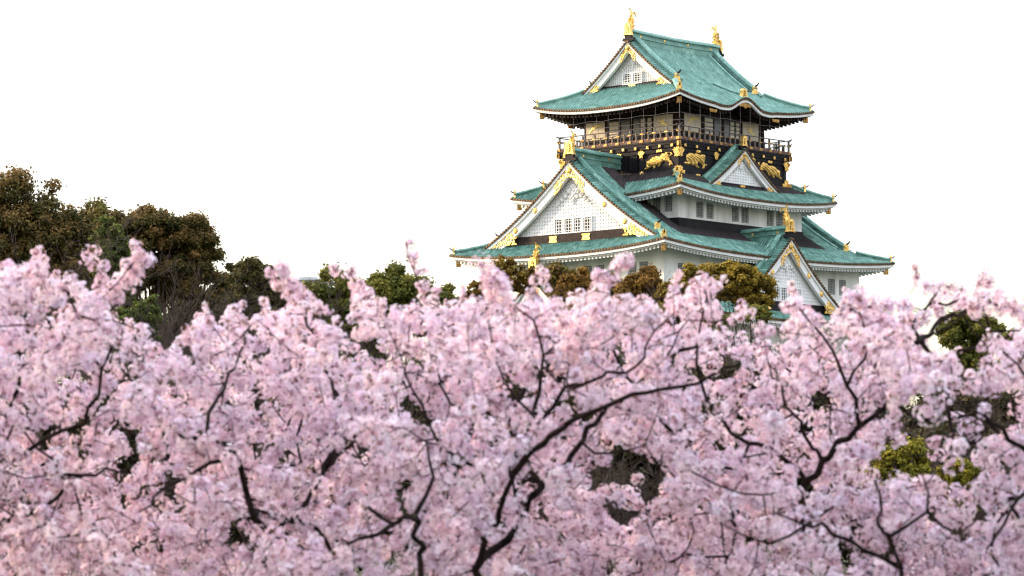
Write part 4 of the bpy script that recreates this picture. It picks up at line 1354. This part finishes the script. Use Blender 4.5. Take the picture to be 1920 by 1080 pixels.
leafy("autumn_shrub", "low olive brown shrub below the windows left of the castle's near corner", "shrub", [(1175, 584, 46, 28), (1150, 596, 40, 24)], 209, 9000, 0.24, [ORANGE[0], OLIVE[1], ORANGE[2]], 18)
leafy("autumn_shrub", "low brown shrub directly under the castle's near corner", "shrub", [(1268, 558, 34, 30), (1255, 585, 44, 28)], 207, 9000, 0.24, [BROWN[1], ORANGE[1], OLIVE[2]], 18)
leafy("pine_tree", "small yellow green tree under the right wall windows near the corner", "tree", [(1310, 514, 30, 22), (1288, 534, 28, 26), (1335, 540, 24, 24)], 212, 11000, 0.22, YELLOW, 16)
leafy("pine_tree", "wide yellow green tree with dark stems left of the right hand gable", "tree", [(1396, 532, 52, 36), (1370, 508, 32, 18), (1430, 545, 26, 30), (1412, 568, 30, 22), (1360, 545, 26, 26)], 205, 24000, 0.22, YELLOW, 34, trunk=1400, trunk_r=.12)
leafy("shrub", "low green shrub beneath the wide yellow green tree", "shrub", [(1425, 588, 28, 16), (1345, 600, 26, 16)], 200, 5000, 0.2, [OLIVE[1], GREEN[2], YELLOW[1]], 14)
for px, y, lab in ((1250, 505, "leafless twiggy tree against the castle's near corner"), (1130, 492, "leafless twigs before the left castle windows"), (1335, 530, "leafless tree between the two yellow green trees")):
    bare("bare_tree", lab, px, 208, y, 60, 6, 5, r0=.07, cat='tree', fine=2.2)
for px, Y, y, lab in ((1370, 150, 575, "leafless dark thicket below the wide yellow green tree"), (1440, 155, 585, "leafless dark thicket under the right hand gable"), (1500, 150, 610, "leafless dark thicket right of the gable blossom spike")):
    bare("bare_thicket", lab, px, Y, y, 110, 16, 5, r0=.06, mat='bark_far', fine=1.8)
leafy("evergreen_tree", "dark olive tree behind the blossom at the right edge", "tree", [(1822, 634, 50, 50), (1792, 612, 32, 28), (1852, 618, 32, 30), (1820, 690, 40, 30)], 150, 24000, 0.17, OLIVE, 34, core=0.45)
leafy("evergreen_tree", "second dark olive tree partly cut off by the right edge", "tree", [(1925, 655, 44, 44), (1888, 700, 46, 40), (1850, 728, 40, 30)], 135, 20000, 0.15, OLIVE, 32, core=0.4)

# ---- dark planting below and behind the blossom
hedge_tops = [(-150, 660, 80), (60, 690, 84), (260, 690, 78), (450, 670, 86), (640, 690, 80), (830, 660, 88), (1010, 650, 84), (1190, 650, 80), (1360, 660, 86), (1540, 680, 82), (1720, 770, 90), (1920, 790, 84), (2080, 760, 80)]
for i, (px, top_, Y) in enumerate(hedge_tops):
    leafy("hedge_shrub", "dark evergreen shrub of the row glimpsed through the blossom", "shrub", [(px, top_ + 110, 130, 110), (px - 40, top_ + 230, 130, 130), (px + 50, top_ + 230, 130, 130)], Y, 9000, 0.17, DARK, 34, (.12, .22), group="dark shrub row behind the blossom")
for px, Y, y, lab in ((1730, 66, 700, "leafless brown thicket behind the blossom right of the castle"), (1850, 64, 720, "leafless brown thicket at the right edge behind the blossom"), (110, 62, 760, "leafless thicket behind the blossom at the left edge"), (1180, 60, 800, "leafless thicket seen through the gap in the blossom under the castle"), (560, 64, 640, "leafless thicket under the small dark evergreen")):
    bare("bare_thicket", lab, px, Y, y, 190, 6, 5, r0=.03, mat='twig', fine=1.1)
leafy("lime_shrub", "bright yellow green shrub glowing behind the blossom at lower right", "shrub", [(1692, 868, 52, 44), (1660, 900, 50, 40)], 55, 9000, 0.075, LIME, 30)
leafy("lime_shrub", "smaller yellow green shrub right of the bright one at lower right", "shrub", [(1798, 890, 38, 28), (1806, 945, 30, 30)], 54, 6000, 0.075, LIME, 22)

# ---- pale building top peeping over the far trees
b0 = P(572, 531, 420)
bld = thing("distant_building", "pale flat roofed building peeping over the trees right of the grove", "building", (b0[0], 420, 5.0))
hB = b0[2] - 5.0
mb = MB(); mb.box(-1.6, 3.2, -4, 4, 0, hB)
mb.build("wall", M['pale_wall'], bld)
mb = MB(); mb.box(-2.1, 3.7, -4.5, 4.5, hB + .003, hB + .22); mb.box(-.6, 1.6, -2, 2, hB + .22, hB + .62); mb.build("roof", M['pale_wall'], bld)
mb = MB()
for i in range(3): mb.box(-1.2 + i * 1.5, -.3 + i * 1.5, -4.02, -4.0, hB - 1.6, hB - .5)
mb.build("window", M['glass'], bld)


# ------------------------------------------------------------------ cherry trees in blossom (foreground)
SKYLINE = [(-520, 500), (-300, 470), (-120, 500), (0, 472), (43, 490), (65, 474), (87, 490), (97, 521), (134, 514), (146, 543), (170, 546), (195, 528), (225, 560), (220, 590), (264, 604), (285, 606), (296, 644), (332, 628), (352, 630), (357, 575), (375, 579), (394, 590), (412, 604), (422, 579), (451, 568), (462, 604), (480, 579), (506, 582), (534, 575), (560, 560), (581, 561), (624, 572), (656, 600), (659, 550), (690, 540), (702, 536), (730, 565), (762, 575), (797, 540), (822, 545), (833, 568), (850, 557), (879, 554), (900, 557), (903, 508), (914, 499), (932, 515), (953, 543), (978, 565), (996, 550), (1031, 561), (1073, 550), (1098, 536), (1127, 530), (1150, 547), (1183, 547), (1194, 561), (1226, 550), (1240, 543), (1255, 523), (1278, 520), (1292, 508), (1305, 518), (1323, 520), (1357, 512), (1368, 522), (1357, 545), (1350, 567), (1387, 570), (1388, 580), (1365, 590), (1335, 598), (1330, 613), (1367, 612), (1400, 620), (1412, 632), (1450, 634), (1463, 607), (1478, 590), (1473, 546), (1508, 546), (1528, 585), (1563, 593), (1578, 558), (1598, 550), (1629, 573), (1668, 581), (1706, 585), (1726, 577), (1714, 538), (1722, 511), (1745, 503), (1769, 523), (1796, 519), (1811, 538), (1862, 540), (1899, 558), (1878, 573), (1823, 581), (1784, 592), (1750, 620), (1742, 655), (1790, 650), (1812, 640), (1800, 675), (1830, 690), (1838, 640), (1866, 612), (1897, 635), (1915, 608), (2000, 560), (2200, 590), (2440, 560), (2440, 1420), (-520, 1420)]
# short outlying sprays: polyline on the photo, distance, number of clusters
SPRAYS = [([(270, 470), (250, 495), (232, 528), (215, 560)], 17.5, 20, .045), ([(165, 466), (178, 490), (195, 515), (200, 545)], 18.5, 10, .034), ([(66, 476), (82, 500), (78, 525)], 18, 8, .035), ([(515, 503), (530, 520), (550, 545), (568, 575)], 18.2, 20, .045), ([(640, 495), (662, 510), (672, 550), (690, 590)], 19.5, 13, .042), ([(768, 450), (774, 475), (790, 500), (785, 540), (800, 570)], 20.5, 13, .036), ([(912, 505), (922, 525), (930, 560)], 17, 12, .06), ([(1005, 520), (1015, 512), (1022, 540)], 18.5, 7, .032), ([(1176, 487), (1160, 500), (1140, 520), (1118, 545)], 17.2, 14, .04), ([(1836, 522), (1850, 530), (1838, 540)], 21, 6, .045), ([(1895, 560), (1870, 558), (1840, 566), (1800, 572)], 20, 14, .055), ([(1418, 600), (1425, 622), (1438, 628), (1450, 618)], 17, 7, .03), ([(455, 566), (458, 576)], 17.8, 2, .02), ([(490, 560), (492, 572)], 17.8, 2, .02), ([(1678, 582), (1690, 575), (1720, 560)], 19, 5, .035), ([(1595, 560), (1635, 572), (1700, 583)], 18, 16, .05), ([(1600, 640), (1680, 652)], 18, 20, .05), ([(1610, 600), (1700, 622)], 18.3, 20, .05), ([(720, 640), (795, 655)], 18.5, 16, .045), ([(1893, 563), (1918, 592), (1945, 618)], 18, 12, .045), ([(150, 540), (132, 520), (118, 528)], 18, 7, .034), ([(1788, 860), (1800, 840)], 16, 3, .05), ([(1735, 700), (1742, 760), (1730, 770)], 16, 6, .06), ([(1491, 556), (1492, 580), (1497, 620)], 17.6, 9, .048)]
GAPS = [(1178, 888, 78, 27, .97), (100, 822, 34, 30, .9), (150, 800, 20, 14, .8), (228, 808, 42, 14, .85), (225, 868, 36, 18, .9), (318, 900, 26, 16, .85), (350, 655, 16, 12, .95), (693, 645, 30, 16, .95), (950, 735, 34, 20, .75), (1800, 775, 118, 52, .9), (1692, 860, 58, 46, .85), (1797, 884, 44, 28, .85), (1830, 905, 40, 14, .5), (1240, 840, 24, 16, .6), (1400, 745, 18, 9, .6), (1888, 860, 20, 30, .7), (1520, 890, 40, 30, .5), (860, 870, 30, 14, .5), (1000, 900, 14, 40, .35), (1120, 780, 60, 14, .35)]


class Tree:
    def __init__(s, label, gx, Y, branches):
        s.label, s.Y, s.br = label, Y, branches
        s.vis = 0.45 if 'central blossoming' in label else 0.0 if 'left of centre' in label else .25 if 'slanting' in label else 0.3 if 'forked' in label or 'leaning' in label else 0.2
        s.base = np.array([P(gx, 1050, Y)[0], Y, 0.0])
        s.main = []          # (points, radii)


def px_line(pts, Y0, Y1):
    n = len(pts)
    return np.array([P(p[0], p[1], Y0 + (Y1 - Y0) * i / max(1, n - 1)) for i, p in enumerate(pts)])


TREES = [
    Tree("blossoming cherry tree at the left edge of the picture", -60, 18.0, [([(-60, 1000), (-30, 880), (20, 760), (40, 650), (55, 560)], 17.8, 18.5, .05), ([(-30, 880), (60, 840), (150, 790), (190, 700), (215, 610)], 17.8, 17.2, .035), ([(-30, 880), (-150, 760), (-260, 640)], 17.8, 19, .04), ([(20, 760), (-60, 640), (-100, 560)], 18, 18.6, .03), ([(-60, 1000), (60, 960), (140, 900), (240, 880)], 17.8, 16.6, .035)]),
    Tree("blossoming cherry tree with a dark slanting bough left of centre", 560, 17.6, [([(560, 1120), (545, 1050), (520, 1005), (480, 960), (432, 845), (383, 832), (346, 815), (312, 797), (270, 740)], 17.4, 17.0, .055), ([(480, 960), (560, 985), (615, 1015), (640, 1080)], 17.4, 17.6, .05), ([(383, 832), (400, 760), (440, 690), (470, 610)], 17.1, 18.4, .03), ([(520, 1005), (600, 900), (640, 780), (600, 680), (570, 590)], 17.4, 18.6, .035), ([(270, 740), (230, 690), (228, 620)], 17.0, 17.3, .022), ([(600, 900), (680, 800), (700, 690), (690, 590)], 18, 19.6, .03), ([(432, 845), (330, 900), (260, 960)], 17.1, 16.4, .03)]),
    Tree("central blossoming cherry tree with two forked dark trunks rising below the castle", 890, 17.0, [([(893, 1120), (900, 1070), (912, 1008), (938, 952), (957, 897), (966, 862)], 17.0, 16.7, .062), ([(960, 892), (992, 853), (1030, 822), (1070, 792), (1105, 773), (1157, 757), (1209, 741), (1277, 726), (1340, 700)], 16.7, 16.3, .045), ([(966, 862), (980, 829), (1002, 781), (1010, 741), (1028, 690), (1016, 655), (1000, 600)], 16.7, 17.2, .036), ([(1004, 800), (1062, 735), (1081, 724), (1149, 696), (1193, 688), (1205, 650), (1250, 600)], 16.8, 16.4, .026), ([(938, 952), (892, 883), (840, 850), (800, 790), (760, 700)], 16.9, 16.6, .03), ([(980, 829), (944, 807), (880, 789), (830, 720), (800, 640), (780, 560)], 16.7, 18.5, .026), ([(912, 1040), (974, 980), (998, 937), (1022, 909), (1058, 873), (1090, 829), (1117, 797), (1153, 761), (1230, 790), (1300, 830)], 17.2, 17.6, .052), ([(1153, 761), (1240, 680), (1290, 600)], 17.6, 18.0, .022), ([(1090, 829), (1150, 850), (1210, 835)], 17.3, 17.0, .02), ([(1028, 690), (1060, 720), (1100, 745)], 17.0, 16.5, .016), ([(1002, 781), (960, 740), (930, 690), (915, 600)], 16.8, 17.2, .02)]),
    Tree("small blossoming cherry tree with a short forked stem left of the central one", 790, 16.2, [([(792, 1130), (790, 1040), (786, 1005), (778, 966), (735, 984), (690, 950)], 16.0, 15.8, .048), ([(778, 966), (810, 900), (800, 830)], 16.0, 16.2, .03), ([(735, 984), (680, 1020), (640, 1010)], 15.8, 15.6, .03)]),
    Tree("blossoming cherry tree with a thick slanting bough right of centre", 1500, 18.4, [([(1490, 1130), (1500, 1000), (1516, 905), (1543, 868), (1582, 834), (1610, 800), (1652, 764), (1675, 737), (1699, 718)], 18.2, 17.9, .062), ([(1516, 905), (1473, 857), (1423, 828), (1376, 814), (1330, 760), (1310, 680), (1320, 580)], 18.2, 18.3, .035), ([(1699, 718), (1716, 650), (1734, 632), (1749, 616), (1784, 589), (1823, 575), (1850, 571), (1885, 562)], 17.9, 20.2, .040), ([(1720, 645), (1710, 610), (1734, 577), (1761, 550), (1768, 530)], 18.6, 19.6, .025), ([(1610, 800), (1590, 720), (1560, 650), (1500, 580)], 18, 17.6, .03), ([(1590, 720), (1630, 650), (1610, 580)], 17.8, 18.2, .022), ([(1543, 868), (1480, 760), (1440, 680)], 18.1, 17.2, .026)]),
    Tree("low blossoming cherry tree with grey forked stems at lower right", 1690, 15.2, [([(1700, 1150), (1684, 1063), (1665, 1008), (1650, 990), (1649, 950), (1640, 900)], 15.0, 14.8, .034), ([(1684, 1063), (1623, 1034), (1568, 998), (1520, 979), (1450, 960)], 15.0, 14.7, .028), ([(1665, 1008), (1740, 960), (1730, 890)], 15, 15.2, .024), ([(1740, 960), (1800, 1000), (1850, 960)], 15.1, 15, .02), ([(1520, 979), (1440, 1020), (1350, 980)], 14.8, 14.8, .02)]),
    Tree("blossoming cherry tree leaning in from the right edge of the picture", 2060, 16.4, [([(2060, 1050), (2000, 930), (1960, 880), (1912, 841), (1881, 810), (1846, 779)], 16.2, 16.0, .055), ([(2000, 930), (2080, 780), (2150, 660), (2240, 600)], 16.2, 17, .045), ([(1960, 880), (1960, 780), (1930, 700), (1880, 660)], 16.1, 16.4, .03), ([(1930, 700), (1950, 640), (1990, 590)], 16.3, 17, .02), ([(1960, 880), (1890, 950), (1850, 1030)], 16.1, 15.6, .03)]),
    Tree("blossoming cherry tree in the second row behind the left bough", 300, 22.0, [([(300, 1000), (310, 860), (340, 760), (380, 680), (400, 620)], 22, 22, .06), ([(310, 860), (200, 780), (120, 700), (90, 600)], 22, 21.5, .045), ([(340, 760), (440, 700), (500, 630)], 22, 22.4, .04)]),
    Tree("blossoming cherry tree in the second row behind the central trunks", 1010, 22.5, [([(1010, 1000), (1000, 880), (960, 760), (880, 660), (850, 580)], 22.5, 22.2, .06), ([(1000, 880), (1100, 780), (1200, 680), (1240, 590)], 22.5, 22.5, .05), ([(960, 760), (1020, 680), (1080, 590)], 22.3, 22.8, .04), ([(880, 660), (760, 640), (720, 590)], 22.3, 21.8, .03)]),
    Tree("blossoming cherry tree in the second row behind the thick right bough", 1600, 22.0, [([(1600, 1000), (1590, 860), (1560, 760), (1480, 700), (1420, 660)], 22, 21.8, .055), ([(1590, 860), (1680, 720), (1700, 640)], 22, 22.3, .045), ([(1560, 760), (1600, 660), (1590, 600)], 22, 22, .04)]),
]


def smooth_line(p, r0, r1, step=0.09):
    """Catmull-Rom through the measured points"""
    p = np.asarray(p); out = []
    q = np.vstack([2 * p[0] - p[1], p, 2 * p[-1] - p[-2]])
    for i in range(1, len(q) - 2):
        L = np.linalg.norm(q[i + 1] - q[i]); n = max(2, int(L / step))
        for t in np.arange(n) / n:
            a, b, c, d = q[i - 1], q[i], q[i + 1], q[i + 2]
            out.append(.5 * (2 * b + (c - a) * t + (2 * a - 5 * b + 4 * c - d) * t * t + (3 * b - 3 * c + d - a) * t ** 3))
    out.append(p[-1]); out = np.array(out)
    out[1:-1] += rng.normal(size=(len(out) - 2, 3)) * 0.013
    return out, np.linspace(r0, r1, len(out))


def build_cherries():
    poly = np.array(SKYLINE, float)
    # --- skeleton nodes
    N, own, par, rad = [], [], [], []
    for ti, t in enumerate(TREES):
        first = True
        for bi, (pts, Y0, Y1, r) in enumerate(t.br):
            wp = px_line(pts, Y0, Y1)
            if first:
                wp = np.vstack([t.base + np.array([0, 0, -.1]), t.base * .5 + wp[0] * .5, wp])
            line, rr = smooth_line(wp, r * (.58 if first else .42), r * .17)
            off = len(N)
            if not first:       # start on the nearest existing node of the same tree
                ex = [i for i in range(off) if own[i] == ti]
                j = ex[int(np.argmin(np.linalg.norm(np.array([N[i] for i in ex]) - line[0], axis=1)))]
            for k in range(len(line)):
                N.append(line[k]); own.append(ti); rad.append(rr[k])
                par.append(off + k - 1 if k else (-1 if first else j))
            first = False
    n_main = len(N)
    # --- blossom clusters: centre + radius
    C, CR = [], []
    for pts, Y, n, r in SPRAYS:
        w = px_line(pts, Y, Y + .3); seg = np.linalg.norm(np.diff(w, axis=0), axis=1); cum = np.concatenate([[0], np.cumsum(seg)])
        for i in range(n):
            s = cum[-1] * (i + rng.uniform(0, .8)) / n
            c = np.array([np.interp(s, cum, w[:, a]) for a in range(3)])
            C.append(c + rng.normal(size=3) * r * .55); CR.append(r * rng.uniform(.65, 1.1))
    for i in range(46):      # small upright tips along the top of the crowns
        j = rng.integers(3, 112); a, b = SKYLINE[min(j, len(SKYLINE) - 6)], SKYLINE[min(j + 1, len(SKYLINE) - 5)]
        t = rng.random(); x, y = a[0] + (b[0] - a[0]) * t, a[1] + (b[1] - a[1]) * t
        if not (0 < x < 1920) or 1395 < x < 1475 or 1740 < x < 1840: continue
        Y = rng.uniform(17.5, 20); n = rng.integers(2, 6); dx = rng.uniform(-6, 6)
        for k in range(n):
            C.append(P(x + dx * k, y + 16 - 8 * k, Y)); CR.append(rng.uniform(.018, .032) * (1 - .08 * k))
    PUFF = []
    def PX(q):
        c_, s_ = math.cos(PITCH), math.sin(PITCH)
        z = q[2] - EYE; dd = q[1] * c_ + z * s_
        return 960 + FPX * q[0] / dd, 540 - FPX * (-q[1] * s_ + z * c_) / dd
    want = 11000; ph = rng.uniform(0, 6.28, 12)
    tries = 0
    while len(C) < want and tries < 400000:
        tries += 1
        px, py = rng.uniform(-500, 2420), rng.uniform(490, 1400)
        if py > 1130 and rng.random() < .55: continue
        if (px < -80 or px > 2000) and rng.random() < .4: continue
        u, v = px / 300., py / 300.
        Y = 18.6 + 1.0 * math.sin(u * 1.9 + ph[0] + v * 1.3) + 0.7 * math.sin(u * 4.1 + ph[1] - v * 3.1) + rng.normal() * 1.3
        if rng.random() < .16: Y = rng.uniform(20.5, 23.5)
        Y = min(max(Y, 16.2 + rng.uniform(0, .6)), 23.5)
        r = rng.uniform(.034, .068)
        # sprays: separate puffs of several clusters with hollows between them
        f = math.sin(px / 47 + ph[2] + 2 * math.sin(py / 61)) + math.sin(py / 39 + ph[3] + 2 * math.sin(px / 83)) + math.sin((px + py) / 71 + ph[4] + Y)
        if f < -1.2 and rng.random() < .7: continue
        c0 = P(px, py, Y)
        if len(PUFF) and min(((np.array(PUFF[-1500:]) - c0) ** 2).sum(1)) < .0185: continue
        PUFF.append(c0)
        stretch = np.array([rng.uniform(.6, 1.5), 1.0, rng.uniform(.6, 1.3)])
        for _ in range(rng.integers(3, 9)):
            c = c0 + rng.normal(size=3) * .062 * stretch
            r = rng.uniform(.030, .060)
            x, y = PX(c)
            ok = False
            for rr in (r, r * .6):
                q = rr * FPX / Y
                X = np.array([x, x - q, x + q, x, x - q * .7, x + q * .7]); Yp = np.array([y, y, y, y - q, y - q * .7, y - q * .7])
                if in_poly(SKYLINE, X, Yp).all(): ok = True; r = rr; break
            if not ok: continue
            bad = False
            for gx, gy, ga, gb, pr in GAPS:
                if ((x - gx) / (ga + r * FPX / Y * .4)) ** 2 + ((y - gy) / (gb + r * FPX / Y * .4)) ** 2 < 1 and rng.random() < pr: bad = True; break
            if bad: continue
            C.append(c); CR.append(r)
    C, CR = np.array(C), np.array(CR)
    # --- clusters standing in front of the boughs one can see in the photo are thinned out
    def to_px(Q):
        c_, s_ = math.cos(PITCH), math.sin(PITCH)
        q = Q - np.array([0, 0, EYE]); dd = q[:, 1] * c_ + q[:, 2] * s_; uu = -q[:, 1] * s_ + q[:, 2] * c_
        return np.stack([960 + FPX * q[:, 0] / dd, 540 - FPX * uu / dd], 1)
    NP_ = np.array(N); nodepx = to_px(NP_); nr_ = np.array(rad) * FPX / NP_[:, 1]
    vis = np.array([TREES[o].vis for o in own]) * (np.array(rad) > .0045) * np.where((np.array(own) == 4) & (nodepx[:, 1] > 915), 0, 1)
    cpx = to_px(C); keep = np.ones(len(C), bool)
    for i in range(len(C)):
        near = (((nodepx - cpx[i]) ** 2).sum(1) < (nr_ + CR[i] * FPX / C[i, 1] * .85) ** 2) & (NP_[:, 1] > C[i, 1] - .05)
        if near.any() and rng.random() < vis[near].max(): keep[i] = False
    C, CR = C[keep], CR[keep]
    # --- connect every cluster to the growing skeleton
    cap = n_main + len(C) * 8
    NA = np.zeros((cap, 3)); NA[:n_main] = N
    own_a = np.full(cap, -1); own_a[:n_main] = own
    par_a = np.full(cap, -1); par_a[:n_main] = par
    cnt = n_main
    d0 = np.array([np.min(((NA[:n_main] - c) ** 2).sum(1)) for c in C])
    cl_own = np.zeros(len(C), int)
    for ci in np.argsort(d0):
        c = C[ci]
        j = int(np.argmin(((NA[:cnt] - c) ** 2).sum(1)))
        L = np.linalg.norm(c - NA[j]); k = min(7, max(1, int(L / .12)))
        a = NA[j]; prev = j
        bend = np.array([0, 0, -.10 * L]) + rng.normal(size=3) * .05 * L
        for i in range(1, k + 1):
            t = i / k
            NA[cnt] = a + (c - a) * t + bend * math.sin(math.pi * t) * (1 if i < k else 0)
            own_a[cnt] = own_a[j]; par_a[cnt] = prev; prev = cnt; cnt += 1
        cl_own[ci] = own_a[j]
    # --- pipe model for the grown twigs
    load = np.zeros(cnt)
    for i in range(cnt - 1, n_main - 1, -1):
        load[i] += .35 if load[i] == 0 else 0
        if par_a[i] >= 0: load[par_a[i]] += load[i]
    rad = np.array(rad + [0.0] * (cnt - n_main))
    rad[n_main:] = np.minimum(.0024 * np.sqrt(np.maximum(load[n_main:], .35) + .6), .02)
    # --- flowers
    nf = np.maximum(5, np.round(62 * (CR / .07) ** 1.8 * rng.uniform(.8, 1.2, len(C)))).astype(int)
    fi = np.repeat(np.arange(len(C)), nf); n = len(fi)
    d = rand_dirs(n)
    ell = 1 + .35 * rng.uniform(-1, 1, (len(C), 3))
    pos = C[fi] + d * CR[fi][:, None] * ell[fi] * rng.uniform(.74, 1.08, (n, 1))
    nr = unit(d + .30 * rand_dirs(n))
    u = unit(np.cross(nr, rand_dirs(n))); w = np.cross(nr, u)
    fr = rng.uniform(.0115, .0165, n)
    cup = rng.uniform(.05, .55, n)
    petals = np.zeros((n, 6, 4, 3)); col = np.zeros((n, 6, 4, 3))
    pale, pink = np.array([.93, .895, .94]), np.array([.75, .535, .68])
    m = np.clip(rng.beta(1.3, 2.5, n) + (rng.random(len(C))[fi] - .5) * .5, 0, 1)[:, None]
    tone = pale * (1 - m) + pink * m
    lil = rng.random(len(C))[fi][:, None]
    tone = tone * (1 + (lil - .5) * np.array([-.10, .0, .10]))
    for p in range(5):
        a = 2 * np.pi * p / 5
        def pt(r, da):
            x = r * np.cos(a + da); y = r * np.sin(a + da)
            return pos + (u * x + w * y) * fr[:, None] + nr * (fr * cup * r * r)[:, None]
        petals[:, p, 0] = pt(.10, 0); petals[:, p, 1] = pt(.74, -.56); petals[:, p, 2] = pt(1.0, 0); petals[:, p, 3] = pt(.74, .56)
        col[:, p, 0] = tone * np.array([.93, .70, .78]); col[:, p, 1] = tone; col[:, p, 3] = tone; col[:, p, 2] = tone * np.array([1.0, .98, .985])
    h = nr * (fr * .22)[:, None]; s = (fr * .14)[:, None]
    petals[:, 5, 0] = pos + h - u * s; petals[:, 5, 1] = pos + h - w * s; petals[:, 5, 2] = pos + h + u * s; petals[:, 5, 3] = pos + h + w * s
    cc = np.where(rng.random((n, 1)) < .5, np.array([[.42, .14, .10]]), np.array([[.50, .30, .09]]))
    col[:, 5] = cc[:, None]
    # bronze bud scales, flower stalks and first leaves at the heart of each cluster
    nb = 8
    bi = np.repeat(np.arange(len(C)), nb)
    bd = rand_dirs(len(bi))
    bp = C[bi] + bd * CR[bi][:, None] * rng.uniform(.45, 1.0, (len(bi), 1))
    bq = leaf_quads(bp, unit(bd + .8 * rand_dirs(len(bi))), .022, .45)
    bt = np.where(rng.random((len(bi), 1)) < .6, np.array([[.16, .06, .03]]), np.array([[.18, .13, .035]])) * rng.uniform(.6, 1.3, (len(bi), 1))
    for ti, t in enumerate(TREES):
        root = thing("cherry_tree", t.label, "cherry tree", t.base, 0, "cherry trees in blossom")
        sel = cl_own[fi] == ti
        V = petals[sel].reshape(-1, 4, 3); Cc = col[sel].reshape(-1, 4, 3)
        bs = cl_own[bi] == ti
        cs = cl_own == ti
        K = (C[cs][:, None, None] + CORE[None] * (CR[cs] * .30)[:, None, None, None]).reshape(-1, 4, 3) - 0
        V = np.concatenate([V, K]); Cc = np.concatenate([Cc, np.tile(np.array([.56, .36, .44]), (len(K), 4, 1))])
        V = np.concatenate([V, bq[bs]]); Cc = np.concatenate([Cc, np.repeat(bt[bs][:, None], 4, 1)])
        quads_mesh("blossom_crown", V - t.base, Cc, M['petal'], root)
        ids = np.array([i for i in range(cnt) if own_a[i] == ti and par_a[i] >= 0])
        pa = par_a[ids]
        rp = np.where(ids < n_main, rad[pa], np.minimum(rad[pa], rad[ids] * 1.25)); 
        first_on = np.array([rad[i] for i in ids])
        rp = np.minimum(rp, np.where(ids < n_main, 1.3 * first_on + .004, rp))
        k6 = ids < n_main
        Q = np.concatenate([seg_quads(NA[pa[k6]] - t.base, NA[ids[k6]] - t.base, rp[k6], rad[ids[k6]], 8), seg_quads(NA[pa[~k6]] - t.base, NA[ids[~k6]] - t.base, rp[~k6], rad[ids[~k6]], 4)])
        welded("trunk", Q, M['bark'], root)
    print("clusters", len(C), "flowers", n, "nodes", cnt)


build_cherries()
